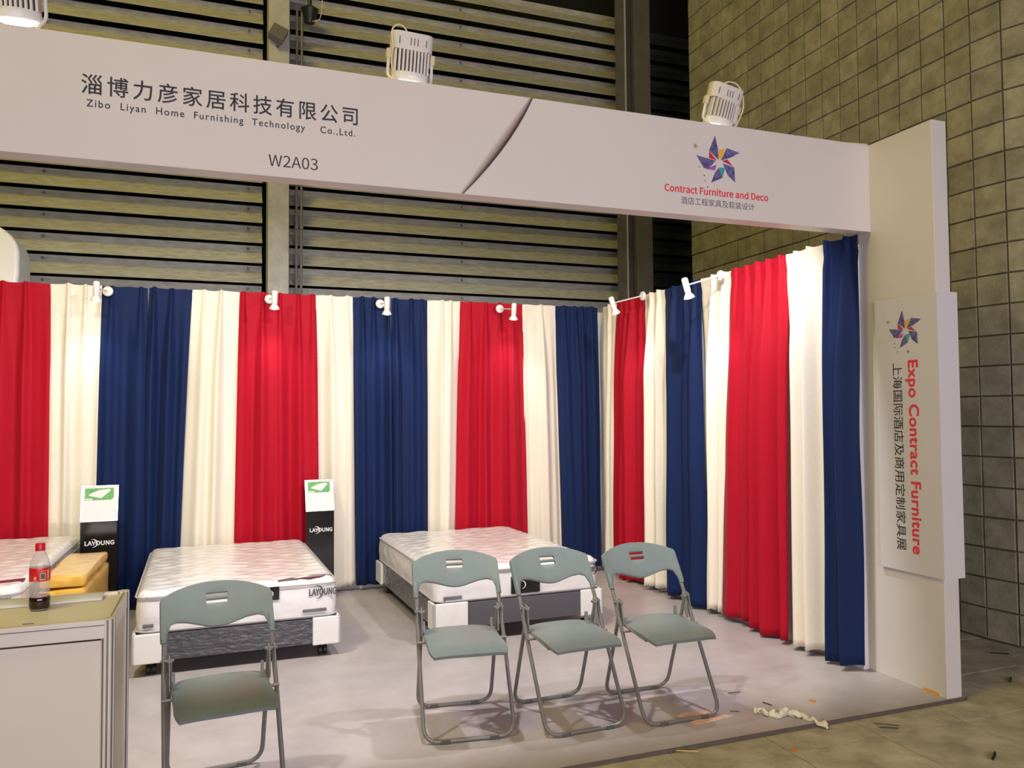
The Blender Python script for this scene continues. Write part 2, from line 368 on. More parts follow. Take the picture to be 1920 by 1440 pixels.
# ---- concrete post, pipes, steel column
t1 = obj('trim_1', bx(0.423, 0.619, 7.90, 8.24, -0.02, 7.2, bevel=0.006), 'concrete', label='grey concrete post between two louvre bays', kind='structure')
obj('edge_strip', bx(0.619, 0.634, 8.05, 8.20, -0.02, 7.2), 'steel', t1)
t2 = obj('trim_2', bx(4.095, 4.20, 7.70, 7.72, -0.02, 7.2), 'steel', label='brown painted steel column right of the louvre bays', kind='structure')
obj('edge_strip', bx(4.200, 4.214, 7.685, 7.73, -0.02, 7.2), 'steel_edge', t2)  # lit edge of the column, drawn as a paler strip
obj('web', bx(4.214, 4.33, 7.80, 7.83, -0.02, 7.2), 'steel', t2)
obj('flange', bx(4.33, 4.53, 7.70, 7.83, -0.02, 7.2, bevel=0.006), 'steel', t2)
for i, xx in enumerate((0.702, 0.749)):
    bm = B(); tube(bm, [(xx, 8.05, -0.02), (xx, 8.05, 5.60)], 0.013, 10)
    p = obj('pipe', bm, 'grey_plastic', smooth='auto')
    meta(p, ['thin dark conduit pipe beside the concrete post, the one nearer the post', 'thin dark conduit pipe beside the concrete post, the outer one'][i], 'pipe', 'conduit pipes beside the concrete post')
    for z in (3.36, 4.5): obj('pipe_clip', bx(xx - .018, xx + .018, 8.03, 8.08, z, z + .02), 'grey_plastic', p)
    obj('pipe_bracket', bx(xx - .01, xx + .01, 8.06, 8.2, 3.0, 3.02), 'grey_plastic', p)

# ---- block wall (straight run, then rounded corner)
wr = obj('wall_right', B(), 'mortar', label='olive grey split-face block wall with a rounded corner', kind='structure')
path = []     # (x, y, heading normal angle)
P_, RC = 0.2012, 0.80
yy = 7.335
while yy > 4.02:
    path.append(((4.8, yy), (4.8, yy - P_))); yy -= P_
yend = path[-1][1][1]
nc = 6
c0 = (4.8 + RC, yend)
for i in range(nc):
    a0 = PI + i * (PI / 2) / nc; a1 = PI + (i + 1) * (PI / 2) / nc
    path.append(((c0[0] + RC * math.cos(a0), c0[1] + RC * math.sin(a0)), (c0[0] + RC * math.cos(a1), c0[1] + RC * math.sin(a1))))
bm = B()
outer = [path[0][0]] + [p[1] for p in path]
inner = [(5.9, outer[-1][1] + 0.0), (5.9, 7.335)]
poly = [(x + 0.012, y + 0.006) for x, y in outer] + [(5.6, outer[-1][1] + .3), (5.4, 4.6), (5.12, 4.9), (5.12, 7.329)]
prism(bm, poly, 'z', -0.02, 7.2)
wr.data.materials.clear(); bmesh.ops.recalc_face_normals(bm, faces=bm.faces); bm.to_mesh(wr.data); bm.free(); wr.data.materials.append(MT['mortar'])
def block_geo(bm, a, b, z0, rnd):
    a = Vector((*a, 0)); b = Vector((*b, 0)); u = (b - a); w = u.length; u.normalize()
    n = Vector((u.y, -u.x, 0))          # points back toward the hall for a downward (-y) run
    if n.x > 0 and abs(u.y) > .9: n = -n
    if n.dot(Vector((-1, -1, 0))) < 0: n = -n
    gx = 0.0052; gz = 0.0045
    f = 0.002 + 0.005 * rnd.random()
    pts = []
    ba, bb, bt, bs = (0.004 * rnd.random() for _ in range(4))
    back = 0.06
    def q(s, z, d): return a + u * s + n * d + Vector((0, 0, z))
    X0, X1, Z0, Z1 = gx, w - gx, z0 + gz, z0 + P_ - gz
    c = 0.0028
    B4 = [q(X0, Z0, -back), q(X1, Z0, -back), q(X1, Z1, -back), q(X0, Z1, -back)]
    F4 = [q(X0, Z0, f - c), q(X1, Z0, f - c), q(X1, Z1, f - c), q(X0, Z1, f - c)]
    T4 = [q(X0 + c, Z0 + c, f + ba), q(X1 - c, Z0 + c, f + bb), q(X1 - c, Z1 - c, f + bt), q(X0 + c, Z1 - c, f + bs)]
    V = [[bm.verts.new(p) for p in S4] for S4 in (B4, F4, T4)]
    for A, C in ((V[0], V[1]), (V[1], V[2])):
        for k in range(4): bm.faces.new((A[k], A[(k + 1) % 4], C[(k + 1) % 4], C[k]))
    bm.faces.new(V[2])
cells = []
for ci, (a, b) in enumerate(path):
    for k in range(35):
        z0 = -0.010 + P_ * k
        mx, my = (a[0] + b[0]) / 2, (a[1] + b[1]) / 2
        d = math.dist((mx, my, z0), (0, 0, 1.5))
        # hidden by the stand for columns behind it and below its curtains
        vis = (my < 4.12 and my > 3.35) or (my >= 4.12 and z0 > 1.5 + (my - 3.2) * 0.40)
        vis = vis and z0 < 1.5 + d * 0.56
        cells.append((0 if vis else 1, d, a, b, z0))
cells.sort(key=lambda c: (c[0], c[1]))
rnd = random.Random(3)
stuff = B()
for i, (h, d, a, b, z0) in enumerate(cells):
    if i < 300 and h == 0:
        bm = B(); block_geo(bm, a, b, z0, rnd); obj('block', bm, 'block', wr)
    else: block_geo(stuff, a, b, z0, rnd)
obj('block', stuff, 'block', wr, kind='stuff')

# ---- shell walls of the stand
ws = obj('wall_side', bx(3.535, 3.575, 3.69, 7.02, 0, 2.50), 'panel', label='white shell panels behind the right-hand curtains', kind='structure')
obj('wall_rear', bx(-6, 3.575, 7.00, 7.04, 0, 2.50), 'panel', label='white shell panels behind the rear curtains', kind='structure')

# ================================================================== FASCIA AND COLUMN
YF = 3.592
fa = thing('fascia', 'long white fascia beam lettered with the exhibitor name above the stand', 'fascia', (1.0, 3.64, 2.554))
obj('beam', bx(-4.6, 3.572, YF, YF + 0.10, 2.554, 3.067, bevel=0.002), 'fascia', fa, world=True)
UX, VZ = (1, 0, 0), (0, 0, 1)
lettering('lettering', '淄博力彦家居科技有限公司', (-0.538, YF, 2.824), UX, VZ, 1.120, 0.083, 'ink', fa, sp=1.28, bold=0.008, label='black Chinese company name')
lettering('lettering', 'Zibo  Liyan  Home  Furnishing  Technology    Co.,Ltd.', (-0.519, YF, 2.772), UX, VZ, 1.09, 0.030, 'ink', fa, sp=1.22, base=0.70, bold=0.01, label='small black English company name')
lettering('lettering', 'W2A03', (0.194, YF, 2.599), UX, VZ, 0.211, 0.052, 'ink', fa, sans=True, label='black stand number')
lettering('lettering', 'Contract Furniture and Deco', (2.189, YF, 2.672), UX, VZ, 0.656, 0.039, 'red_ink', fa, sans=True, bold=0.035, label='red English show section title')
lettering('lettering', '酒店工程家具及软装设计', (2.286, YF, 2.611), UX, VZ, 0.468, 0.040, 'grey_ink', fa, off=0.0, label='small grey Chinese show section title')
logo(fa, (2.503, YF, 2.866), UX, VZ, 1.0)
# printed curved sweep: sharp dark edge on its right, fading out to the left
arc = [(1.4458, 3.066), (1.4103, 2.9931), (1.3695, 2.9201), (1.3233, 2.8472), (1.2717, 2.7743), (1.2148, 2.7014), (1.1525, 2.6284), (1.0848, 2.5555)]
m, N, L, P = new_mat('printed_sweep'); P.inputs['Roughness'].default_value = 0.45
at = N.new('ShaderNodeVertexColor'); at.layer_name = 'sweep'; rp = N.new('ShaderNodeValToRGB')
rp.color_ramp.elements[0].color = (0.70, 0.655, 0.655, 1); rp.color_ramp.elements[1].color = (0.028, 0.012, 0.012, 1)
e = rp.color_ramp.elements.new(0.55); e.color = (0.34, 0.27, 0.25, 1); e = rp.color_ramp.elements.new(0.82); e.color = (0.08, 0.05, 0.045, 1)
L.new(at.outputs[0], rp.inputs[0]); L.new(rp.outputs[0], P.inputs['Base Color'])
verts, faces, cols = [], [], []
fine = []
for i in range(len(arc) - 1):
    for k in range(4):
        t = k / 4; fine.append((arc[i][0] * (1 - t) + arc[i + 1][0] * t, arc[i][1] * (1 - t) + arc[i + 1][1] * t))
fine.append(arc[-1])
for i, (x, z) in enumerate(fine):
    w = 0.052 * math.sin(0.25 + 2.7 * i / (len(fine) - 1)) + 0.010
    for k in range(7):
        f = k / 6; verts.append((x - w * (1 - f) * 1.0, YF - 0.0012, z + 0.0 * f)); cols.append(f)
n = len(fine)
for i in range(n - 1):
    for k in range(6): faces.append((i * 7 + k, i * 7 + k + 1, (i + 1) * 7 + k + 1, (i + 1) * 7 + k))
me = bpy.data.meshes.new('printed_sweep'); inv = mw(fa).inverted(); me.from_pydata([tuple(inv @ Vector(v)) for v in verts], [], faces)
ca = me.color_attributes.new('sweep', 'FLOAT_COLOR', 'POINT')
for i, c in enumerate(cols): ca.data[i].color = (c, c, c, 1)
me.materials.append(m); o = bpy.data.objects.new('printed_sweep', me); COL.objects.link(o); o.parent = fa

co = thing('column', 'tall white end column of the stand under the fascia end', 'column', (3.62, 3.40, 0))
obj('shaft', bx(3.572, 3.675, 3.157, 3.692, 0.0, 3.069, bevel=0.002), 'column', co, world=True)
obj('yellow_tape', bx(3.566, 3.573, 3.20, 3.30, 0.0, 0.018), 'tape', co, world=True)
sb = thing('sign_board', 'white show title board wrapped around the end column', 'sign', (3.62, 3.34, 0.62))
bm = B(); prism(bm, [(3.552, 3.135), (3.697, 3.135), (3.697, 3.50), (3.677, 3.50), (3.677, 3.155), (3.570, 3.155), (3.570, 3.560), (3.552, 3.560)], 'z', 0.622, 2.137)
obj('board', bm, 'board', sb, world=True)
XB = 3.552
# on the face that looks into the stand: viewer's right is -y, up is +z; the text is turned a quarter clockwise
lettering('lettering', 'Expo Contract Furniture', (XB, 3.331, 1.781), (0, 0, -1), (0, -1, 0), 1.052, 0.063, 'red_ink', sb, base=0.70, bold=0.045, sp=1.06, label='red English show title')
lettering('lettering', '上海国际酒店及商用定制家具展', (XB, 3.440, 1.771), (0, 0, -1), (0, -1, 0), 1.036, 0.066, 'ink', sb, bold=0.006, label='black Chinese show title')
logo(sb, (XB, 3.365, 1.955), (0, -1, 0), (0, 0, 1), 0.80, dark=True)

# round-cornered white cabinet behind the curtains, far left
bm = B()
pl = [(-2.9, 2.40), (-1.52, 2.40), (-1.485, 2.62)] + [(-1.485, 2.78)] + [(-1.79 + 0.305 * math.cos(math.radians(a)), 2.78 + 0.26 * math.sin(math.radians(a))) for a in range(8, 91, 8)] + [(-2.9, 3.04)]
prism(bm, pl, 'y', 7.12, 7.55)
o = obj('rounded_display', bm, 'white', smooth='auto'); meta(o, 'white round-cornered neighbouring display rising behind the far left curtain', 'display')
bmd = o.modifiers.new('b', 'BEVEL'); bmd.width = 0.03; bmd.segments = 3; bmd.limit_method = 'ANGLE'
obj('base', bx(-2.9, -1.52, 7.15, 7.55, -0.02, 2.40), 'white', o)

# ================================================================== CURTAINS
def curtain(name, label, m, wall, a_top, a_bot, folds, zt=2.535, zb=0.035, seed=0, scallop=False, amp=1.0):
    """hanging cloth: a = position along the wall; wall 'rear' runs along x, wall 'side' along y"""
    rnd = random.Random(seed)
    wt = a_top[1] - a_top[0]
    nu = max(36, int(abs(wt) / 0.0075)); nz = 46
    ph = [rnd.random() * 6.28 for _ in range(6)]
    fl_ = [(f, 0.5 + 0.5 * rnd.random(), (rnd.random() - .5) * 0.12) for f in folds]
    verts = []; faces = []
    sgn = 1 if wt > 0 else -1
    W_ = abs(wt)
    for j in range(nz + 1):
        tz = j / nz; 
        if tz < 0.06: tz = tz * 0.9
        z = zt + (zb - zt) * tz
        ramp = min(1, max(0, (tz - 0.02) / 0.25))
        for i in range(nu + 1):
            u = i / nu
            a0 = a_top[0] + (a_bot[0] - a_top[0]) * (tz ** 0.8); a1 = a_top[1] + (a_bot[1] - a_top[1]) * (tz ** 0.8)
            d = 0.0
            for (f, s, dr) in fl_:
                c = f + dr * tz * .5
                sg = (0.010 + 0.026 * ramp) / W_
                d += (0.034 * (1 - ramp) + 0.062 * ramp) * s * math.exp(-((u - c) / sg) ** 2)
            d += ramp * 0.010 * math.sin(u * W_ * 42 + ph[0]) * (0.6 + 0.4 * math.sin(tz * 3 + ph[1]))
            d += ramp * 0.019 * math.sin(u * W_ * 19 + ph[2] + 0.8 * tz)
            d += 0.006 * math.sin(u * W_ * 70 + ph[3]) * ramp
            d += 0.010 * noise.noise(Vector((u * W_ * 6 + seed * 7, tz * 3.2, seed)))
            if 0.03 < tz < 0.05: d -= 0.004
            d *= amp
            a = a0 + (a1 - a0) * u + 0.006 * math.sin(u * W_ * 30 + ph[4]) * ramp
            zz = z
            if j == 0: zz += 0.008 * sum(math.exp(-((u - f) / (0.02 / W_)) ** 2) for f in folds) - 0.006 * abs(math.sin(u * W_ * 14 + ph[5]))
            if j >= nz - 1:
                zz += 0.012 * math.sin(u * W_ * 11 + ph[2])
                if scallop and j == nz: zz += 0.011 * abs(math.sin(u * W_ * PI / 0.055)) 
            p = (a, -d, zz) if wall == 'rear' else (-d, a, zz)
            verts.append(p)
    for j in range(nz):
        for i in range(nu):
            q = j * (nu + 1) + i
            faces.append((q, q + 1, q + nu + 2, q + nu + 1))
    if wall == 'rear': base = ((a_top[0] + a_top[1]) / 2, 6.915, 0)
    else: base = (3.478, (a_top[0] + a_top[1]) / 2, 0)
    me = bpy.data.meshes.new(name)
    off = (base[0], 0, 0) if wall == 'rear' else (0, base[1], 0)
    me.from_pydata([(v[0] - off[0], v[1] - off[1], v[2]) for v in verts], [], faces)
    for p in me.polygons: p.use_smooth = True
    me.materials.append(MT[m]); o = bpy.data.objects.new(name, me); COL.objects.link(o); o.location = base
    md = o.modifiers.new('cloth_thickness', 'SOLIDIFY'); md.thickness = 0.003; md.offset = 0
    meta(o, label, 'curtain', 'curtains around the stand walls')
    # heading tape hem: a stitched band of its own
    hm = bpy.data.meshes.new('heading'); 
    rows = 3; hv = []; hf = []
    for j in range(rows):
        for i in range(nu + 1):
            v = verts[min(j, nz) * (nu + 1) + i]
            z = [verts[i][2] + .002, verts[i][2] - 0.03, 2.535 - 0.062][j]
            vv = (v[0] - off[0], v[1] - off[1] - (0.0035 if wall == 'rear' else 0), z)
            if wall == 'side': vv = (vv[0] - 0.0035, vv[1], vv[2])
            hv.append(vv)
    for j in range(rows - 1):
        for i in range(nu):
            q = j * (nu + 1) + i; hf.append((q, q + 1, q + nu + 2, q + nu + 1))
    hm.from_pydata(hv, [], hf)
    for p in hm.polygons: p.use_smooth = True
    hm.materials.append(MT[m]); h = bpy.data.objects.new('heading', hm); COL.objects.link(h); h.parent = o
    return o
T = [
 ('red curtain at the far left edge of the rear wall', 'red', (-2.05, -1.227), (-2.05, -1.206), [.25, .62, .80], False),
 ('cream curtain on the rear wall above the left mattress and taped parcels', 'cream', (-1.228, -0.871), (-1.21, -0.90), [.35, .68], True),
 ('narrow navy curtain half on the rear wall just right of the first wall spotlight', 'navy', (-0.875, -0.545), (-0.90, -0.555), [.22, .86], False),
 ('navy curtain half on the rear wall left of the cream one above the middle mattress', 'navy', (-0.535, -0.212), (-0.56, -0.30), [.12, .52], False),
 ('cream curtain on the rear wall behind the middle mattress', 'cream', (-0.212, 0.150), (-0.30, 0.115), [.25, .60], True),
 ('red curtain on the rear wall left of the right-hand display stand', 'red', (0.150, 0.767), (0.11, 0.80), [.05, .30, .52, .76, .95], False),
 ('cream curtain on the rear wall behind the right-hand display stand', 'cream', (0.765, 1.078), (0.785, 1.108), [.4, .85], True),
 ('navy curtain half on the rear wall right of the right-hand display stand', 'navy', (1.078, 1.405), (1.105, 1.42), [.25, .55, .95], False),
 ('navy curtain half on the rear wall behind the left edge of the right mattress', 'navy', (1.415, 1.744), (1.42, 1.74), [.12, .55, .85], False),
 ('cream curtain on the rear wall left of the red one above the right mattress', 'cream', (1.742, 2.052), (1.735, 1.99), [.45, .7], True),
 ('red curtain on the rear wall behind the middle of the right mattress', 'red', (2.050, 2.658), (1.985, 2.70), [.15, .40, .62, .82], False),
 ('cream curtain on the rear wall right of the red one above the right mattress', 'cream', (2.656, 2.994), (2.69, 3.06), [.55], True),
 ('dark navy curtain filling the right end of the rear wall', 'navy', (2.992, 3.44), (3.055, 3.44), [.2, .45, .62, .85], False),
]
for i, (lab, m, at_, ab, fo, sc) in enumerate(T):
    curtain('curtain', lab, m, 'rear', at_, ab, fo, seed=i + 1, scallop=sc, zb=0.04)
SD = [
 ('narrow cream curtain on the side wall next to the rear corner', 'cream', (6.86, 6.574), (6.90, 6.69), [.5], True),
 ('red curtain on the side wall nearest the rear corner', 'red', (6.574, 6.058), (6.70, 6.10), [.2, .42, .62, .85], False),
 ('cream curtain on the side wall between the far red and the navy one', 'cream', (6.060, 5.721), (6.10, 5.78), [.4, .75], True),
 ('navy curtain in the middle of the side wall', 'navy', (5.723, 5.198), (5.79, 5.19), [.3, .6, .85], False),
 ('cream curtain on the side wall under the root of the nearer arm spotlight', 'cream', (5.200, 4.81), (5.20, 4.96), [.45, .8], True),
 ('wide red curtain in the front half of the side wall', 'red', (4.815, 4.215), (4.97, 4.245), [.12, .32, .52, .70, .93], False),
 ('cream curtain on the side wall between the wide red and the end navy one', 'cream', (4.218, 3.876), (4.25, 3.89), [.3, .65], True),
 ('navy curtain at the front end of the side wall beside the column', 'navy', (3.878, 3.60), (3.90, 3.64), [.18, .72], False),
]
for i, (lab, m, at_, ab, fo, sc) in enumerate(SD):
    curtain('curtain', lab, m, 'side', at_, ab, fo, seed=i + 31, scallop=sc, zb=0.03, amp=1.7 if i == 7 else 1.15)

# ================================================================== WALL SPOTLIGHTS
def spot_data(name, energy, ang, blend, rad, col):
    l = bpy.data.lights.new(name, 'SPOT'); l.energy = energy; l.spot_size = math.radians(ang); l.spot_blend = blend; l.shadow_soft_size = rad; l.color = col
    return l
LED = spot_data('spot_beam', 10, 95, 1.0, 0.025, (0.93, 0.92, 1.0))
def arm_spot(root, dirv, length, label, aim, dz=-0.02):
    t = thing('arm_spotlight', label, 'spotlight', root, 0, 'arm spotlights along the curtain tops')
    r = Vector(root); d = Vector(dirv).normalized()
    q = d.to_track_quat('Z', 'Y').to_matrix().to_4x4()
    bm = B(); lathe(bm, [(0.038, 0), (0.040, 0.006), (0.038, 0.018), (0.030, 0.024)], 24, Matrix.Translation(r) @ q); obj('wall_plate', bm, 'white', t, world=True, smooth='auto')
    e = r + d * length + Vector((0, 0, dz))
    bm = B(); tube(bm, [r + d * .02, e], 0.0055, 8); obj('arm', bm, 'white', t, world=True, smooth='auto')
    a = Vector(aim).normalized(); qa = (-a).to_track_quat('Z', 'Y').to_matrix().to_4x4()
    mt = Matrix.Translation(e) @ qa      # local +z = away from the beam
    bm = B(); lathe(bm, [(0.020, -0.055), (0.0235, -0.045), (0.0235, 0.045), (0.018, 0.055), (0.006, 0.058)], 20, mt)
    h = obj('lamp_head', bm, 'white', t, world=True, smooth='auto')
    bm = B(); lathe(bm, [(0.0395, -0.094), (0.041, -0.092), (0.033, -0.074), (0.022, -0.058), (0.019, -0.050)], 24, mt, cap=False)
    obj('reflector', bm, 'white', t, world=True, smooth='auto')
    bm = B(); lathe(bm, [(0.037, -0.090), (0.030, -0.096), (0.010, -0.099)], 24, mt); obj('bulb', bm, 'led', t, world=True, smooth='auto')
    lo = bpy.data.objects.new('spot_beam', LED); COL.objects.link(lo); lo.parent = t
    wm = Matrix.Translation(e + a * 0.105) @ (a.to_track_quat('-Z', 'Y').to_matrix().to_4x4())
    lo.matrix_local = mw(t).inverted() @ wm
    return t
aimb = (0.05, 0.36, -1)
arm_spot((-0.823, 6.865, 2.485), (-0.18, -1, 0), 0.27, 'white arm spotlight over the seam of the left cream and navy curtains', (-0.05, 0.25, -1))
arm_spot((0.381, 6.865, 2.475), (0.10, -1, 0), 0.27, 'white arm spotlight in front of the red curtain left of the right display stand', (0.0, 0.30, -1))
arm_spot((1.307, 6.865, 2.475), (0.03, -1, 0), 0.27, 'white arm spotlight in front of the navy curtains right of the display stand', (0.04, 0.30, -1), dz=-0.03)
arm_spot((2.411, 6.865, 2.475), (0.17, -1, 0), 0.27, 'white arm spotlight in front of the red curtain above the right mattress', (0.05, 0.30, -1), dz=-0.035)
arm_spot((3.425, 5.99, 2.515), (-1, 0, 0), 0.30, 'white arm spotlight on the side wall, the farther one near the corner', (0.35, 0.0, -1), dz=-0.075)
arm_spot((3.425, 4.86, 2.500), (-1, 0, 0), 0.30, 'white arm spotlight on the side wall, the nearer one before the navy curtain', (0.25, -0.05, -1), dz=-0.085)

# ================================================================== FLOODLIGHTS ON THE FASCIA
FLD = spot_data('flood_beam', 185, 150, 0.6, 0.055, (1.0, 0.965, 0.975))
def flood(x, y, label, tilt, yaw, cable, zl=3.115):
    t = thing('floodlight', label, 'floodlight', (x, y, 3.067), 0, 'floodlights standing on the fascia')
    Mx = Matrix.Translation((x, y, zl)) @ Matrix.Rotation(yaw, 4, 'Z') @ Matrix.Rotation(tilt, 4, 'Y') @ Matrix.Rotation(math.radians(10), 4, 'X') @ Matrix.Diagonal((1.14, 1.08, 0.97, 1))
    def put(bm): bmesh.ops.transform(bm, matrix=Mx, verts=bm.verts); return bm
    def oval(bm, r, z0, z1, sy=0.72):
        lathe(bm, [(r * .96, z0), (r, z0 + .004), (r, z1 - .004), (r * .97, z1)], 32, Matrix.Diagonal((1, sy, 1, 1)))
    # gear box
    bm = B()
    pl = arc_pts((0.052, 0.018), .030, -90, 0, 3) + arc_pts((0.052, 0.030), .030, 0, 90, 3) + arc_pts((-0.052, 0.030), .030, 90, 180, 3) + arc_pts((-0.052, 0.018), .030, 180, 270, 3)
    pl = [(px * 1.10, (py - 0.024) * 1.25) for px, py in pl]
    prism(bm, pl, 'z', 0.148, 0.232)
    gb = obj('gear_box', put(bm), 'lamp_white', t, world=True, smooth='auto')
    for sx in (-0.058, -0.010, 0.005, 0.020, 0.056):
        obj('slot', put(bx(sx - .0016, sx + .0016, -0.0462, -0.040, 0.170, 0.205)), 'dark_slot', gb, world=True)
    bm = B(); lathe(bm, [(0.066, 0.040), (0.070, 0.148)], 24, Matrix.Diagonal((1, .66, 1, 1))); obj('fin_core', put(bm), 'dark_slot', t, world=True)
    for k in range(10):
        sx = -0.070 + 0.1555 * k / 10
        hw = 0.058 * math.sqrt(max(0.03, 1 - (sx / 0.084) ** 2))
        bm = B(); box(bm, sx - .0042, sx + .0042, -hw - .006, hw + .006, 0.040, 0.146); obj('fin', put(bm), 'lamp_white', t, world=True)
    bm = B(); oval(bm, 0.080, 0.0, 0.042, 0.78); rim = obj('lens_rim', put(bm), 'white', t, world=True, smooth='auto')
    bm = B(); lathe(bm, [(0.074, 0.002), (0.060, -0.006), (0.02, -0.009)], 32, Matrix.Diagonal((1, .78, 1, 1))); obj('lens', put(bm), 'lens', t, world=True, smooth='auto')
    # bracket
    for s in (-1, 1):
        bm = B(); box(bm, s * 0.094 - .010, s * 0.094 + .010, -.014, .014, 0.105, 0.150, bevel=.003); obj('pivot_knob', put(bm), 'cord', t, world=True)
    p = [Mx @ Vector((-0.093, 0, 0.125)), Mx @ Vector((-0.095, -0.01, 0.02)), Vector((x - 0.070, y - 0.085, 3.069)), Vector((x + 0.070, y - 0.085, 3.069)), Mx @ Vector((0.095, -0.01, 0.02)), Mx @ Vector((0.093, 0, 0.125))]
    bm = B(); tube(bm, fillet(p, 0.02, 3), 0.0075, 8); obj('bracket', bm, 'white', t, world=True, smooth='auto')
    q = [Mx @ Vector(c) for c in cable]; q += [Vector((x + (cable[-1][0]) * 0.7, y - 0.075, 3.069)), Vector((x + cable[-1][0] * 0.2, y - 0.02, 3.068))]
    pts = []
    for i in range(len(q) - 1):        # Catmull-Rom
        a, b, c, d = q[max(0, i - 1)], q[i], q[i + 1], q[min(len(q) - 1, i + 2)]
        for k in range(6):
            s = k / 6; pts.append(0.5 * ((2 * b) + (c - a) * s + (2 * a - 5 * b + 4 * c - d) * s * s + (3 * b - a - 3 * c + d) * s ** 3))
    pts.append(q[-1])
    bm = B(); tube(bm, pts, 0.0042, 8); obj('cable', bm, 'cord', t, world=True, smooth='auto')
    lo = bpy.data.objects.new('flood_beam', FLD); COL.objects.link(lo); lo.parent = t
    a = Vector((-math.tan(tilt), 0.62, -1)).normalized()
    lo.matrix_local = mw(t).inverted() @ (Matrix.Translation((x, y + 0.01, zl - 0.028)) @ a.to_track_quat('-Z', 'Y').to_matrix().to_4x4())
    return t
capL = [(-0.02, 0.0, 0.232), (-0.03, 0, 0.258), (-0.060, -.01, 0.268), (-0.088, -.02, 0.235), (-0.086, -.05, 0.150), (-0.085, -.05, 0.05)]
capR = [(-0.02, 0.0, 0.232), (-0.005, 0, 0.262), (0.040, -.01, 0.268), (0.080, -.02, 0.228), (0.092, -.05, 0.130), (0.078, -.05, 0.03)]
flood(0.855, 3.745, 'white floodlight standing above the middle of the fascia', math.radians(2), 0.0, capL, zl=3.12)
flood(2.625, 3.745, 'white floodlight standing above the pinwheel logo, leaning over', math.radians(11), 0.0, capR, zl=3.115)
flood(-0.800, 3.745, 'white floodlight at the top left corner, partly out of frame', math.radians(-2), 0.0, capL, zl=3.15)
bm = B(); tube(bm, [(3.30, 3.66, 3.071), (3.45, 3.63, 3.078), (3.56, 3.60, 3.074), (3.60, 3.62, 3.076)], 0.005, 6)
o = obj('cord', bm, 'cord', smooth='auto'); meta(o, 'loose cream cord lying on the fascia top next to the column', 'cord')
# small box floodlight on the post and dark dome lamp
t = thing('wall_box_lamp', 'small grey box lamp tilted on the concrete post above the fascia', 'lamp', (0.507, 7.855, 5.206))
rot = Matrix.Rotation(math.radians(22), 4, 'Y') @ Matrix.Rotation(math.radians(-24), 4, 'X')
bm = B(); box(bm, -0.075, 0.075, -0.035, 0.035, -0.085, 0.085, bevel=.006, rot=rot); obj('housing', bm, 'grey_plastic', t)
bm = B(); box(bm, -0.078, 0.078, 0.030, 0.042, -0.090, 0.090, bevel=.003, rot=rot); obj('trim_frame', bm, 'cord', t)
obj('bracket', bx(-0.012, 0.012, -0.01, 0.04, -0.12, -0.05), 'steel', t)
t = thing('dome_lamp', 'black dome lamp hanging beside the top of the concrete post', 'lamp', (0.822, 8.02, 5.535))
bm = B(); lathe(bm, [(0.030, -0.10), (0.05, -0.09), (0.060, -0.04), (0.082, 0.02), (0.088, 0.05), (0.04, 0.075), (0.02, 0.08)], 20, Matrix.Rotation(math.radians(12), 4, 'X')); obj('shade', bm, 'caster', t, smooth='auto')
bm = B(); tube(bm, [(0, 0, .07), (0, 0.02, .30)], .02, 8); obj('stem', bm, 'caster', t)
bm = B(); tube(bm, fillet([(0.02, -.06, -0.10), (0.085, -.06, -0.085), (0.11, -.05, 0.0), (0.125, -.03, 0.22)], .05, 5), 0.004, 6); obj('cable', bm, 'cord', t, smooth='auto')

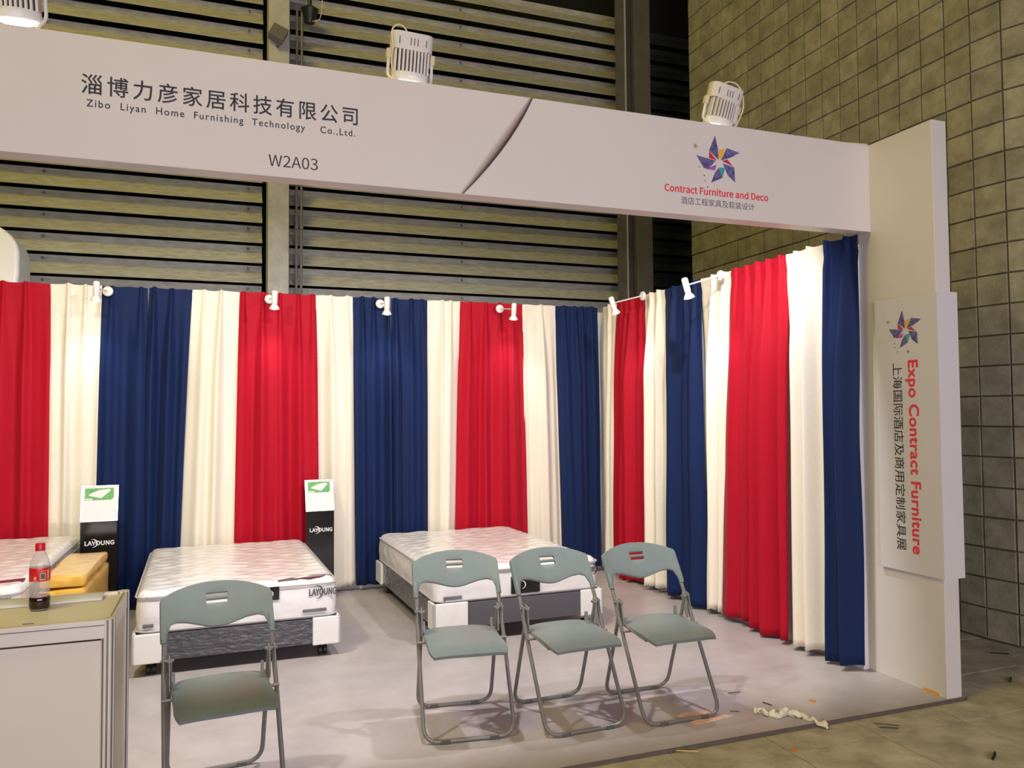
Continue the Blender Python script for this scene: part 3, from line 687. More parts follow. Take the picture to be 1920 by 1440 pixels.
# ================================================================== BEDS
def grid_box(w, d, h, r, top_fn, side_fn, nx=70, ny=90):
    """mattress body: rounded slab whose top is quilted; origin at front-left-bottom, x right, y back"""
    bm = B()
    def sup(u, v):  # rounded-rectangle position and edge drop
        x = u * w; y = v * d
        ex = min(x, w - x); ey = min(y, d - y)
        def dr(e): 
            if e >= r: return 0.0
            t = 1 - e / r; return r * (1 - math.sqrt(max(0, 1 - t * t)))
        drop = min(r, math.hypot(dr(ex), dr(ey)))
        return x, y, drop
    us = [0] + [r / w * (1 - math.cos(k * PI / 2 / 4)) for k in (1, 2, 3, 4)] ; 
    us = us + [r / w + (1 - 2 * r / w) * k / nx for k in range(1, nx)] + [1 - a for a in us[::-1]]
    vs = [0] + [r / d * (1 - math.cos(k * PI / 2 / 4)) for k in (1, 2, 3, 4)]
    vs = vs + [r / d + (1 - 2 * r / d) * k / ny for k in range(1, ny)] + [1 - a for a in vs[::-1]]
    top = [[None] * len(us) for _ in vs]
    for j, v in enumerate(vs):
        for i, u in enumerate(us):
            x, y, dp = sup(u, v)
            e = min(x, w - x, y, d - y)
            top[j][i] = bm.verts.new((x, y, h - dp + top_fn(x, y) * min(1, e / (r * 1.2))))
    for j in range(len(vs) - 1):
        for i in range(len(us) - 1): bm.faces.new((top[j][i], top[j][i + 1], top[j + 1][i + 1], top[j + 1][i]))
    ring = [top[0][i] for i in range(len(us))] + [top[j][-1] for j in range(1, len(vs))] + [top[-1][i] for i in range(len(us) - 2, -1, -1)] + [top[j][0] for j in range(len(vs) - 2, 0, -1)]
    prev = ring; z0 = h - r
    nr = 9
    for k in range(1, nr + 1):
        z = z0 * (1 - k / nr); cur = []
        for v in ring:
            x, y = v.co.x, v.co.y; q = side_fn(x + y, 1 - k / nr)
            dx = -1 if x < 1e-4 else (1 if x > w - 1e-4 else 0); dy = -1 if y < 1e-4 else (1 if y > d - 1e-4 else 0)
            cur.append(bm.verts.new((x + dx * q, y + dy * q, z)))
        for i in range(len(ring)): bm.faces.new((prev[i], prev[(i + 1) % len(ring)], cur[(i + 1) % len(ring)], cur[i]))
        prev = cur
    bm.faces.new(prev[::-1])
    # soften the vertical corners
    for v in bm.verts:
        x, y = v.co.x, v.co.y; R_ = 0.07
        for cx_, sx in ((R_, -1), (w - R_, 1)):
            for cy_, sy in ((R_, -1), (d - R_, 1)):
                if (x - cx_) * sx > 0 and (y - cy_) * sy > 0:
                    dx, dy = (x - cx_), (y - cy_); m_ = max(abs(dx), abs(dy)); l = math.hypot(dx, dy)
                    if l > 1e-6: v.co.x = cx_ + dx / l * m_; v.co.y = cy_ + dy / l * m_
    return bm
def quilt(x, y):
    a = abs(math.sin((x * 0.55 + y) * PI / 0.13)); b = abs(math.sin((x * 0.55 - y) * PI / 0.13))
    n_ = noise.noise(Vector((x * 7, y * 16, 2.0)))
    return 0.007 * (a * b) ** 0.5 + 0.006 * n_
def side(s, t): return 0.006 * math.sin(t * PI) + 0.004 * noise.noise(Vector((s * 9, t * 3, 1)))
def bed(loc, rz, w, d, zb, zs, zt, lab_b, lab_m, front='charcoal', side_mat='charcoal', gl=0.15, gr=0.16):
    # base (box spring on casters)
    t = thing('bed_base', lab_b, 'bed base', (loc[0], loc[1], 0), rz, 'film wrapped bed bases')
    bm = B(); vs = box(bm, 0.01, w - 0.01, 0.01, d - 0.01, zb, zs, bevel=0.012)
    bmesh.ops.subdivide_edges(bm, edges=[e for e in bm.edges if e.calc_length() > .5], cuts=12, use_grid_fill=True)
    obj('frame', bm, side_mat, t)
    obj('front_panel', bx(gl - .005, w - gr + .005, 0.0, 0.014, zb + 0.002, zs - 0.004, bevel=.003), front, t)
    for cx0, cx1 in ((-0.012, gl), (w - gr, w + 0.012)):
        bm = B()
        box(bm, cx0, cx1, -0.012, 0.012, zb - 0.006, zs + 0.004, bevel=.006)
        if cx0 < 0: box(bm, -0.012, 0.010, -0.012, 0.13, zb - 0.006, zs + 0.004, bevel=.006)
        else: box(bm, w - 0.010, w + 0.012, -0.012, 0.13, zb - 0.006, zs + 0.004, bevel=.006)
        obj('corner_guard', bm, 'foam', t)
    obj('side_guard', bx(-0.010, 0.012, d - 0.20, d, zb - .004, zs, bevel=.005), 'foam', t)
    for px, py in ((0.09, 0.07), (w - 0.09, 0.07), (0.09, d - .1), (w - .09, d - .1), (w / 2, .5)):
        bm = B()
        r_ = min(0.030, zb * 0.42)
        lathe(bm, [(r_ * .9, -.011), (r_, -.008), (r_, .008), (r_ * .9, .011)], 16, Matrix.Translation((px - .016, py, r_)) @ Matrix.Rotation(PI / 2, 4, 'Y'))
        lathe(bm, [(r_ * .9, -.011), (r_, -.008), (r_, .008), (r_ * .9, .011)], 16, Matrix.Translation((px + .016, py, r_)) @ Matrix.Rotation(PI / 2, 4, 'Y'))
        tube(bm, [(px, py, r_), (px, py, zb + .01)], .012, 8)
        obj('caster', bm, 'caster', t, smooth='auto')
    m_ = thing('mattress', lab_m, 'mattress', (loc[0], loc[1], zs + .004), rz, 'new mattresses still in clear film')
    h = zt - zs - .004
    bm = grid_box(w - .02, d - .02, h, 0.045, quilt, side); bmesh.ops.translate(bm, vec=(0.01, 0.01, 0), verts=bm.verts)
    obj('body', bm, 'mattress', m_, smooth=True)
    for z in (0.012, h - 0.030):
        pts = [(0.07, 0.002), (w - .07, 0.002)] + arc_pts((w - .075, .075), .072, -85, 0, 4) + [(w - .003, d - .08)] + arc_pts((w - .08, d - .08), .072, 0, 90, 4) + [(.08, d - .005)] + arc_pts((.08, d - .08), .072, 90, 180, 4) + [(0.004, .08)] + arc_pts((.075, .075), .072, 180, 268, 4)
        bm = B(); tube(bm, [(p[0], p[1], z) for p in pts + [pts[0]]], 0.006, 6, cap=False); obj('piping', bm, 'piping', m_, smooth=True)
    return t, m_
def local(t, p): return mw(t) @ Vector(p)
# middle bed
b2, m2 = bed((-0.455, 5.075), math.radians(1.6), 1.165, 1.72, 0.085, 0.245, 0.485,
             'charcoal bed base in crinkled clear film under the middle mattress, on black casters', 'white quilted mattress in the middle, behind the olive-lit folding chair')
def deco(m_, w, hz, items):
    ux = (mw(m_).to_3x3() @ Vector((1, 0, 0)))
    for it in items:
        kind, x, z, ww, hh, mm = it
        O = local(m_, (x, -0.001, z))
        if kind == 'brand': brand(O, ux, (0, 0, 1), ww, hh, mm, m_)
        else:
            bm = B(); box(bm, x, x + ww, -0.006, 0.010, z, z + hh, bevel=0.003)
            obj('badge' if kind == 'badge' else 'care_label', bm, mm, m_)
            if kind == 'badge':
                swoosh('badge_crescent', local(m_, (x + ww * .38, -0.007, z + hh * .5)), ux, (0, 0, 1), hh * .22, 'paper', m_)
deco(m2, 1.165, .235, [('brand', 0.985, 0.135, 0.165, 0.042, 'grey_ink'), ('badge', 0.72, 0.13, 0.085, 0.08, 'black'),
                      ('label', 0.945, 0.036, 0.145, 0.019, 'grey_band'), ('label', 0.045, 0.036, 0.058, 0.019, 'grey_band')])
def top_patch(m_, pts, mm, h, lab=None, dz=0.004):
    bm = B()
    a = [bm.verts.new((x, y, h + dz)) for x, y in pts]; b = [bm.verts.new((x, y, h - 0.008)) for x, y in pts]
    bm.faces.new(a); n_ = len(pts)
    for i in range(n_): bm.faces.new((a[i], a[(i + 1) % n_], b[(i + 1) % n_], b[i]))
    return obj('printed_band', bm, mm, m_, label=lab)
h2 = 0.236
top_patch(m2, [(0.80, .030), (0.90, .090), (1.00, .125), (1.09, .13), (1.135, .08), (1.10, .10), (1.00, .075), (0.92, .035)], 'grey_band', h2, dz=.006)
top_patch(m2, [(0.93, .040), (1.00, .078), (1.10, .100), (1.06, .045), (0.99, .032)], 'maroon', h2, dz=.0075)
# right bed
b3, m3 = bed((1.318, 5.055), math.radians(1.6), 1.215, 1.76, 0.10, 0.268, 0.490,
             'bed base with plain charcoal front panel under the right mattress', 'white quilted mattress at the right, behind the three folding chairs', front='charcoal_plain', gl=0.225, gr=0.16)
deco(m3, 1.215, .22, [('brand', 1.11, 0.120, 0.15, 0.038, 'ink'), ('badge', 0.535, 0.020, 0.21, 0.115, 'black'), ('label', 0.06, 0.022, 0.125, 0.020, 'grey_band')])
# left bed
b1, m1 = bed((-2.30, 4.80), 0.0, 1.33, 2.0, 0.14, 0.36, 0.615,
             'bed base in film under the left mattress, mostly hidden by the counter', 'white quilted mattress at the left edge, behind the cola bottle')
top_patch(m1, [(0.55, .02), (0.85, .10), (1.16, .22), (1.30, .27), (1.30, .21), (1.12, .14), (0.85, .03), (0.7, .0)], 'maroon', 0.251, dz=.006)
deco(m1, 1.33, .25, [('label', 1.04, 0.145, 0.045, 0.055, 'grey_band'), ('label', 1.24, 0.150, 0.050, 0.055, 'grey_band')])
obj('film_fold', bx(1.325, 1.352, 0.3, 1.98, -0.20, 0.20, bevel=0.008), 'charcoal', m1)

# ================================================================== DISPLAY STANDS
def stand(x, y, w, hz, label, rz):
    t = thing('display_stand', label, 'display stand', (x, y, 0), rz, 'black information stands beside the beds')
    d = 0.13; zl = hz - 0.25
    bm = B(); prism(bm, [(0, 0), (d, 0), (d, zl + 0.19), (0.0, zl)], 'x', 0.0, w); bd = obj('body', bm, 'black', t)
    # slanted picture frame
    ax = math.atan2(0.105, 0.25)
    F = Matrix.Translation((0, 0.0, zl)) @ Matrix.Rotation(-math.atan2(0.085, 0.24), 4, 'X')
    L_ = 0.262
    def put(bm): bmesh.ops.transform(bm, matrix=F, verts=bm.verts); return bm
    obj('frame_back', put(bx(-0.004, w + .004, -0.006, 0.006, 0.0, L_, bevel=.002)), 'black', t)
    for a in ((-0.005, 0.006, 0.0, L_), (w - .006, w + .005, 0.0, L_), (-0.005, w + .005, L_ - .008, L_ + .002), (-0.005, w + .005, -0.004, 0.010)):
        obj('frame_strip', put(bx(a[0], a[1], -0.013, -0.005, a[2], a[3], bevel=.002)), 'chrome', t)
    sheet = obj('info_sheet', put(bx(0.006, w - .006, -0.009, -0.006, 0.008, L_ - .006)), 'paper', t)
    X = mw(t) @ F
    O = X @ Vector((0, -0.0092, 0)); U = (X.to_3x3() @ Vector((1, 0, 0))).normalized(); V = (X.to_3x3() @ Vector((0, 0, 1))).normalized()
    def P2(pts, m, lift, nm): 
        Nn = U.cross(V); bm = B(); vs = [bm.verts.new(O + U * a + V * b + Nn * lift) for a, b in pts]; bm.faces.new(vs); return obj(nm, bm, m, sheet, world=True)
    x0, x1 = .022, w - .026
    P2([(x0, .155), (x1 - .02, .155), (x1 - .008, .160), (x1, .172), (x1, L_ - .018), (x0, L_ - .018)], 'green_print', .0006, 'green_picture')
    P2([(x0 + .025, .190), (x0 + .105, .168), (x1 - .018, .225), (x1 - .032, .236), (x0 + .085, .228), (x0 + .025, .200)], 'pale_print', .0012, 'mattress_picture')
    P2([(x0 + .004, .158), (x0 + .05, .158), (x0 + .05, .168), (x0 + .004, .168)], 'paper', .0012, 'white_tag')
    P2([(x1 - .035, .075), (x1 - .008, .075), (x1 - .008, .135), (x1 - .035, .135)], 'pale_print', .0006, 'text_block')
    P2([(x0 + .03, .095), (x0 + .05, .085), (x0 + .07, .095), (x0 + .05, .090)], 'pale_print', .0006, 'text_block')
    Uw = (mw(t).to_3x3() @ Vector((1, 0, 0)))
    brand(mw(t) @ Vector((0.030, -0.0005, zl - 0.168)), Uw, (0, 0, 1), w * .80, 0.030, 'paper', t, th=.03)
    return t
stand(-0.928, 6.40, 0.235, 1.005, 'black information stand between the left mattress and the middle one, behind the taped parcels', math.radians(2.5))
stand(0.668, 6.695, 0.225, 0.970, 'black information stand right of the middle mattress, before the cream curtain', math.radians(1.5))

# ================================================================== TAPED PARCELS
def parcel(x0, x1, y0, y1, z0, z1, label, rz, seed):
    bm = B(); box(bm, x0, x1, y0, y1, z0, z1, bevel=0.015, seg=2)
    bmesh.ops.subdivide_edges(bm, edges=[e for e in bm.edges if e.calc_length() > .1], cuts=10, use_grid_fill=True)
    c = Vector(((x0 + x1) / 2, (y0 + y1) / 2, (z0 + z1) / 2))
    for v in bm.verts:
        n_ = noise.noise(Vector((v.co.x * 9, v.co.y * 9, v.co.z * 12 + seed))); v.co += (v.co - c).normalized() * n_ * 0.016
        if v.co.z < z0 + .01: v.co.z = max(v.co.z, z0)
    bmesh.ops.rotate(bm, cent=c, matrix=Matrix.Rotation(rz, 3, 'Z'), verts=bm.verts)
    bmesh.ops.translate(bm, vec=(-c.x, -c.y, -z0), verts=bm.verts)
    t = thing('parcel', label, 'parcel', (c.x, c.y, z0), 0, 'yellow taped parcels behind the counter')
    obj('wrapping', bm, 'tape', t, smooth='auto')
    return t
parcel(-0.930, -0.700, 5.06, 5.93, 0.552, 0.610, 'yellow tape-wrapped parcel on top of the pair beside the cola bottle', math.radians(-1), 1)
parcel(-0.935, -0.695, 5.03, 5.95, 0.0, 0.540, 'yellow tape-wrapped parcel underneath the other one beside the cola bottle', math.radians(-1), 2)

# ================================================================== COUNTER
ct = thing('counter', 'cream system counter cabinet at the left front edge of the stand', 'counter', (-0.8, 3.0, -0.02))
ZC = 0.84; xr = -0.320; yf_, yb_ = 2.925, 3.40; xl = -1.32
obj('top', bx(xl + .02, xr - .018, yf_ + .016, yb_ - .016, ZC - 0.028, ZC - 0.010), 'counter_top', ct, world=True)
obj('front_panel', bx(xl + .02, xr - .035, yf_ + .012, yf_ + .017, 0.03, ZC - .07), 'counter', ct, world=True)
obj('side_panel', bx(xr - .018, xr - .013, yf_ + .03, yb_ - .03, 0.03, ZC - .07), 'counter', ct, world=True)
obj('back_panel', bx(xl + .02, xr - .03, yb_ - .016, yb_ - .012, 0.03, ZC - .07), 'counter', ct, world=True)
for (y0, y1) in ((yf_, yf_ + .020), (yb_ - .020, yb_)):
    r_ = obj('top_rail', bx(xl + .02, xr - .03, y0, y1, ZC - .062, ZC - .002, bevel=.002), 'alu', ct, world=True)
    obj('rail_groove', bx(xl + .02, xr - .03, y0 - .0006, y0 + .001, ZC - .020, ZC - .0165), 'alu_groove', r_, world=True)
r_ = obj('top_rail', bx(xr - .024, xr - .006, yf_ + .03, yb_ - .03, ZC - .062, ZC - .002, bevel=.002), 'alu', ct, world=True)
obj('rail_groove', bx(xr - .0175, xr - .0145, yf_ + .03, yb_ - .03, ZC - .004, ZC - .0014), 'alu_groove', r_, world=True)
for px in (xl + .02, xr - .02):
    for py in (yf_ + .018, yb_ - .018):
        bm = B(); lathe(bm, [(0.0215, -0.02), (0.0215, ZC)], 8, Matrix.Translation((px, py, 0)) @ Matrix.Rotation(PI / 8, 4, 'Z'))
        pp = obj('post', bm, 'alu', ct, world=True)
        for a in range(8):
            ang = a * PI / 4
            q = Vector((px + .0196 * math.cos(ang), py + .0196 * math.sin(ang), 0))
            bm = B(); box(bm, -.0009, .0009, -.0032, .0032, -0.01, ZC - .002, rot=Matrix.Rotation(ang, 3, 'Z')); bmesh.ops.translate(bm, vec=(q.x, q.y, 0), verts=bm.verts)
            obj('post_groove', bm, 'alu_groove', pp, world=True)
obj('lock_slot', bx(-0.598, -0.566, 2.995, 2.999, ZC - .0105, ZC - .0085), 'dark_slot', ct, world=True)
# long white sheet lying along the back of the counter
bm = B(); nx = 30
for j in range(6):
    for i in range(nx + 1):
        u = i / nx; v = j / 5
        x = -0.80 + 0.40 * u; y = 3.275 + 0.085 * v - 0.02 * (1 - u) * (1 - v)
        z = ZC - 0.007 + 0.012 * math.sin(v * PI) * (0.6 + 0.4 * math.sin(u * 9)) + 0.012 * v
        bm.verts.new((x, y, z))
bm.verts.ensure_lookup_table()
for j in range(5):
    for i in range(nx): q = j * (nx + 1) + i; bm.faces.new((bm.verts[q], bm.verts[q + 1], bm.verts[q + nx + 2], bm.verts[q + nx + 1]))
o = obj('paper_sheet', bm, 'paper', smooth=True); meta(o, 'long white paper sheet lying along the back edge of the counter behind the bottle', 'paper')
md = o.modifiers.new('t', 'SOLIDIFY'); md.thickness = .0012

# ---- bottle
bt = thing('bottle', 'plastic cola bottle with red cap and red label on the counter', 'bottle', (-0.588, 3.205, ZC - .0095))
prof = [(0.018, 0.002), (0.026, 0.0), (0.031, 0.006), (0.0328, 0.02), (0.0332, 0.034), (0.0318, 0.046), (0.0302, 0.054), (0.0304, 0.062), (0.0315, 0.085), (0.0325, 0.100), (0.0325, 0.146),
        (0.0315, 0.156), (0.0285, 0.170), (0.0220, 0.188), (0.0150, 0.203), (0.0130, 0.210), (0.0130, 0.219)]
prof = [(r, z * 1.0) for r, z in prof]
bm = B(); lathe(bm, prof, 32); obj('shell', bm, 'pet', bt, smooth=True)
bm = B(); lathe(bm, [(r * 1.006, z + (.0005 if z else 0.0)) for r, z in prof[:6]] + [(0.0295, 0.050)], 32); obj('cola', bm, 'cola', bt, smooth='auto')
bm = B(); lathe(bm, [(0.0328, 0.102), (0.0332, 0.104), (0.0332, 0.144), (0.0326, 0.148)], 32, cap=False); lb = obj('label', bm, 'label_red', bt, smooth=True)
bm = B(); lathe(bm, [(0.0155, 0.210), (0.0155, 0.228), (0.0140, 0.231)], 24); obj('cap', bm, 'cap', bt, smooth='auto')
bm = B(); lathe(bm, [(0.0158, 0.206), (0.0158, 0.2095)], 24); obj('cap_ring', bm, 'cap', bt)
def on_label(name, a0, a1, z0, z1, m, r=0.0336):
    bm = B(); n = 6; lo_, hi_ = [], []
    for k in range(n + 1):
        a = math.radians(a0 + (a1 - a0) * k / n); lo_.append(bm.verts.new((r * math.cos(a), r * math.sin(a), z0))); hi_.append(bm.verts.new((r * math.cos(a), r * math.sin(a), z1)))
    for k in range(n): bm.faces.new((lo_[k], lo_[k + 1], hi_[k + 1], hi_[k]))
    return obj(name, bm, m, lb)
on_label('barcode_panel', -80, -48, 0.106, 0.132, 'scrap')
on_label('barcode', -76, -53, 0.111, 0.129, 'grey_band', .0339)
on_label('white_mark', -112, -98, 0.108, 0.120, 'scrap')
on_label('small_bottle_mark', -38, -28, 0.106, 0.142, 'scrap')
on_label('text_line', -125, -85, 0.1035, 0.1055, 'scrap')
on_label('text_line', -75, -45, 0.137, 0.139, 'scrap')

# ================================================================== FOLDING CHAIRS
def build_chair():
    """origin: floor, centre of the front foot bar; -y is the sitting direction, +y the rear"""
    t = thing('folding_chair', 'x', 'chair')
    hw = 0.212; TR = 0.0098
    # front frame: backrest tops down to the front foot bar
    top = 0.740; yt = 0.425
    def side_pts(s): return [(s * (hw - .008), yt, top), (s * (hw - .004), 0.335, 0.60), (s * hw, 0.235, 0.42), (s * hw, 0.0, 0.0098)]
    L_ = side_pts(-1); R_ = side_pts(1)[::-1]
    pts = fillet(L_ + R_, 0.075, 6)
    bm = B(); tube(bm, pts, TR, 10); obj('front_frame', bm, 'tube', t, smooth='auto')
    # rear frame
    hr = hw - 0.022
    pts = fillet([(-hr, 0.270, 0.535), (-hr, 0.462, 0.0098), (hr, 0.462, 0.0098), (hr, 0.270, 0.535)], 0.075, 6)
    bm = B(); tube(bm, pts, TR, 10); obj('rear_frame', bm, 'tube', t, smooth='auto')
    for s in (-1, 1):
        obj('foot_pad', bx(s * 0.115 - .022, s * 0.115 + .022, -0.013, 0.013, 0.0, 0.017, bevel=.003), 'rubber', t)
        obj('foot_pad', bx(s * 0.105 - .020, s * 0.105 + .020, 0.449, 0.475, 0.0, 0.017, bevel=.003), 'rubber', t)
        # hinge plate from upper pivot to seat pivot, following the front tube
        bm = B()
        for off in (-0.013, 0.009):
            prism(bm, [(0.268, 0.548), (0.296, 0.552), (0.300, 0.520), (0.262, 0.425), (0.245, 0.425), (0.246, 0.455)], 'x', s * (hw - .010) + off, s * (hw - .010) + off + .004)
        obj('hinge_plate', bm, 'hinge', t)
        bm = B(); tube(bm, [(s * (hw - .038), 0.282, 0.535), (s * (hw + .012), 0.282, 0.535)], .006, 8); obj('pivot_pin', bm, 'tube', t, smooth='auto')
        bm = B(); tube(bm, [(s * (hw - .045), 0.205, 0.405), (s * (hw + .008), 0.205, 0.405)], .007, 8); obj('pivot_pin', bm, 'tube', t, smooth='auto')
        bm = B(); prism(bm, [(0.315, 0.415), (0.350, 0.415), (0.348, 0.470), (0.330, 0.474), (0.322, 0.440)], 'x', s * (hw - .040) - .005, s * (hw - .040) + .005); obj('seat_bracket', bm, 'hinge', t)
        # seat support arm
        bm = B(); tube(bm, [(s * (hw - .034), 0.345, 0.428), (s * (hw - .034), 0.04, 0.398)], .007, 6); obj('seat_rail', bm, 'tube', t, smooth='auto')
    # seat
    sw_b, sw_f = 0.172, 0.188
    nx, ny = 16, 14; V0 = []; bm = B()
    for layer in (0, 1):
        rows = []
        for j in range(ny + 1):
            v = j / ny; row = []
            for i in range(nx + 1):
                u = -1 + 2 * i / nx
                y = 0.352 - 0.385 * v
                w = sw_b + (sw_f - sw_b) * v
                # rounded corners + bowed front edge
                if v > .82: w *= 1 - 0.10 * ((v - .82) / .18) ** 2
                if v < .10: w *= 1 - 0.10 * ((.10 - v) / .10) ** 2
                y -= 0.022 * (1 - u * u) * v
                x = u * w
                z = 0.437 - 0.010 * v - 0.010 * abs(u) ** 3 - 0.016 * max(0, (v - .72) / .28) ** 2
                if layer: z -= 0.013 + 0.011 * (1 - max(abs(u) ** 6, v ** 8))
                row.append(bm.verts.new((x, y, z)))
            rows.append(row)
        V0.append(rows)
    for j in range(ny):
        for i in range(nx):
            a = V0[0]; bm.faces.new((a[j][i], a[j][i + 1], a[j + 1][i + 1], a[j + 1][i])); a = V0[1]; bm.faces.new((a[j][i], a[j + 1][i], a[j + 1][i + 1], a[j][i + 1]))
    def rim(r): return [r[0][i] for i in range(nx + 1)] + [r[j][nx] for j in range(1, ny + 1)] + [r[ny][i] for i in range(nx - 1, -1, -1)] + [r[j][0] for j in range(ny - 1, 0, -1)]
    a, b = rim(V0[0]), rim(V0[1])
    for i in range(len(a)): bm.faces.new((a[i], a[(i + 1) % len(a)], b[(i + 1) % len(a)], b[i]))
    so = obj('seat', bm, 'chair', t, smooth='auto')
    # backrest with two hand slots
    xs = [-0.222, -0.216, -0.205, -0.185, -0.16, -0.12, -0.085, -0.047, -0.043, -0.02, 0.0, 0.02, 0.043, 0.047, 0.085, 0.12, 0.16, 0.185, 0.205, 0.216, 0.222]
    def ztop(x): return 0.792 - 0.042 * (abs(x) / 0.222) ** 2.2 - (0.012 if abs(x) > .219 else 0)
    def zbot(x):
        ax_ = abs(x)
        if ax_ > 0.20: return 0.605
        if ax_ > 0.165: return 0.657 - 0.020 * ((ax_ - .165) / .035) ** 2
        return 0.641 - 0.016 * math.cos(ax_ / 0.165 * PI)
    slots = [(0.733, 0.748), (0.709, 0.724)]
    tv = [0.0, 0.18, 0.36]
    F_ = []; bm = B()
    for x in xs:
        zt_, zb_ = ztop(x), zbot(x)
        zz = [zb_, zb_ + (0.709 - zb_) * .33, zb_ + (0.709 - zb_) * .66, 0.709, 0.724, 0.733, 0.748, 0.748 + (zt_ - .748) * .6, zt_ - .004, zt_] if zt_ > 0.752 else [zb_, zb_ + (zt_ - zb_) * .15, zb_ + (zt_ - zb_) * .3, zb_ + (zt_ - zb_) * .45, zb_ + (zt_ - zb_) * .6, zb_ + (zt_ - zb_) * .72, zb_ + (zt_ - zb_) * .84, zb_ + (zt_ - zb_) * .93, zt_ - .003, zt_]
        col_ = []
        for z in zz:
            y = 0.335 + (z - 0.60) * 0.62 + 0.034 * (1 - (x / 0.222) ** 2) - (0.006 if abs(x) > .2 else 0)
            col_.append(bm.verts.new((x, y, z)))
        F_.append(col_)
    for i in range(len(xs) - 1):
        for j in range(9):
            xm = (xs[i] + xs[i + 1]) / 2
            if abs(xm) < 0.0445 and j in (3, 5): continue
            if abs(xm) < 0.047 and abs(xm) > .043 and j in (3, 5) : pass
            bm.faces.new((F_[i][j], F_[i + 1][j], F_[i + 1][j + 1], F_[i][j + 1]))
    bo = obj('backrest', bm, 'chair', t, smooth='auto')
    md = bo.modifiers.new('thick', 'SOLIDIFY'); md.thickness = 0.018; md.offset = 0.0
    md = bo.modifiers.new('bev', 'BEVEL'); md.width = 0.004; md.segments = 2; md.limit_method = 'ANGLE'; md.angle_limit = math.radians(50)
    for s in (-1, 1):
        bm = B(); tube(bm, [(s * (hw - .001), 0.330, 0.592), (s * (hw - .002), 0.345, 0.62), (s * (hw - .004), 0.368, 0.66)], [0.0125, 0.0135, 0.0105], 12); obj('sleeve', bm, 'chair', t, smooth='auto')
    return t
c0_ = build_chair()
CH = [((1.092, 3.552), -7.0, 'grey-green folding chair standing leftmost of the row of three'),
      ((1.640, 3.447), 2.0, 'grey-green folding chair in the middle of the row of three'),
      ((2.130, 3.392), 0.5, 'grey-green folding chair standing rightmost of the row, over the red and white scraps'),
      ((0.036, 3.195), 5.5, 'olive-lit folding chair standing alone before the middle mattress, next to the counter')]
for i, ((x, y), a, lab) in enumerate(CH):
    if i == 0: r = c0_
    else:
        r = c0_.copy(); COL.objects.link(r)
        for ch in c0_.children:
            c = ch.copy(); COL.objects.link(c); c.parent = r
    r.location = (x, y, 0); r.rotation_euler = (0, 0, math.radians(a)); r['label'] = lab; r['group'] = 'folding chairs on the stand floor'

# ================================================================== LITTER
def blob_strip(pts, r0, seed):
    bm = B(); P3 = []
    for i in range(len(pts) - 1):
        for k in range(6):
            t = k / 6; P3.append(Vector(pts[i]) * (1 - t) + Vector(pts[i + 1]) * t)
    P3.append(Vector(pts[-1]))
    tube(bm, P3, [r0 * (0.45 + 0.95 * abs(noise.noise(Vector((i * .37, seed, 2))) * 2)) for i in range(len(P3))], 12)
    for v in bm.verts:
        v.co += Vector((noise.noise(v.co * 40), noise.noise(v.co * 40 + Vector((5, 0, 0))), noise.noise(v.co * 40 + Vector((0, 5, 0))))) * 0.024
        v.co.z = max(v.co.z, -0.017)
    return bm
o = obj('tissue', blob_strip([(2.508, 3.345, .016), (2.54, 3.325, .014), (2.585, 3.275, .010), (2.65, 3.275, .014), (2.69, 3.22, .014), (2.71, 3.155, .010), (2.745, 3.115, -.004)], 0.014, 1), 'tissue', smooth=True)
meta(o, 'crumpled strip of white tissue over the front edge of the floor sheet', 'tissue')
def flat_thing(name, pts, z, th, m, label, cat, grp=None):
    bm = B(); c = Vector((sum(p[0] for p in pts) / len(pts), sum(p[1] for p in pts) / len(pts), z))
    prism(bm, [(p[0] - c.x, p[1] - c.y) for p in pts], 'z', 0, th)
    o = obj(name, bm, m); o.location = c; return meta(o, label, cat, grp)
flat_thing('paper_scrap', [(2.118, 3.455), (2.20, 3.49), (2.345, 3.475), (2.36, 3.44), (2.15, 3.425)], 0.0005, .002, 'scrap', 'red and white printed paper scrap behind the foot bar of the rightmost chair', 'paper')
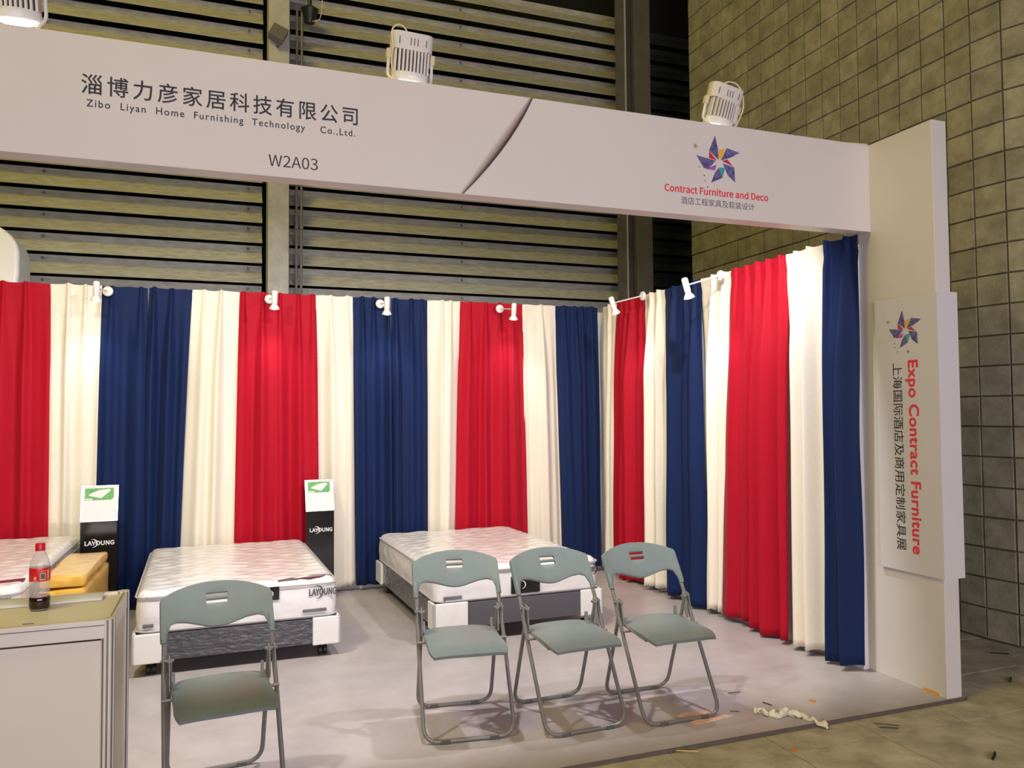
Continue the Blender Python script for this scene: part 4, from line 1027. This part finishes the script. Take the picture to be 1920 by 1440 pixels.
flat_thing('paper_scrap', [(2.14, 3.372), (2.24, 3.40), (2.36, 3.395), (2.40, 3.37), (2.25, 3.345), (2.16, 3.335)], 0.0005, .002, 'scrap', 'red and white printed paper scrap in front of the foot bar of the rightmost chair', 'paper')
flat_thing('orange_scrap', [(2.885, 3.395), (2.91, 3.41), (2.92, 3.385), (2.90, 3.37)], 0.0005, .004, 'orange_bit', 'tiny orange scrap on the floor sheet left of the column', 'scrap')
flat_thing('orange_scrap', [(2.42, 2.975), (2.445, 2.985), (2.45, 2.965), (2.43, 2.955)], -0.0198, .004, 'orange_bit', 'tiny orange scrap on the concrete in front of the tissue', 'scrap')
def stick(a, b, z, r, m, name, label, cat):
    a = Vector((*a, z)); b = Vector((*b, z)); c = (a + b) / 2
    bm = B(); tube(bm, [a - c, (b - a) * .1 + Vector((0.004, 0, 0)), b - c], r * .6, 6); o = obj(name, bm, m); o.location = c; return meta(o, label, cat)
stick((4.165, 3.265), (4.235, 3.315), -.014, .008, 'black_bit', 'black_scrap', 'small black strip on the concrete right of the column foot', 'scrap')
stick((4.55, 3.69), (4.63, 3.63), -.014, .007, 'black_bit', 'black_scrap', 'small black strip on the concrete near the block wall', 'scrap')
stick((3.165, 2.575), (3.235, 2.62), -.012, .009, 'black_bit', 'black_scrap', 'small black strip on the concrete at the lower right corner', 'scrap')
stick((2.985, 3.03), (3.06, 2.985), -.015, .004, 'twig', 'twig', 'dark twig on the concrete below the column, lower one', 'twig')
stick((3.00, 3.075), (3.09, 3.01), -.015, .003, 'twig', 'twig', 'thin dark twig on the concrete below the column, upper one', 'twig')
stick((2.56, 3.64), (2.63, 3.63), .004, .003, 'twig', 'nail', 'thin dark nail lying on the floor sheet right of the rightmost chair', 'nail')
stick((2.415, 3.42), (2.455, 3.40), .004, .003, 'twig', 'nail', 'short dark nail beside the right foot of the rightmost chair', 'nail')
stick((2.645, 3.46), (2.66, 3.41), .004, .004, 'black_bit', 'black_scrap', 'black speck on the floor sheet above the tissue', 'scrap')
stick((1.90, 3.165), (2.02, 3.10), -.012, .005, 'yellow_bit', 'straw', 'pale yellow fibre on the front edge of the floor sheet', 'straw')
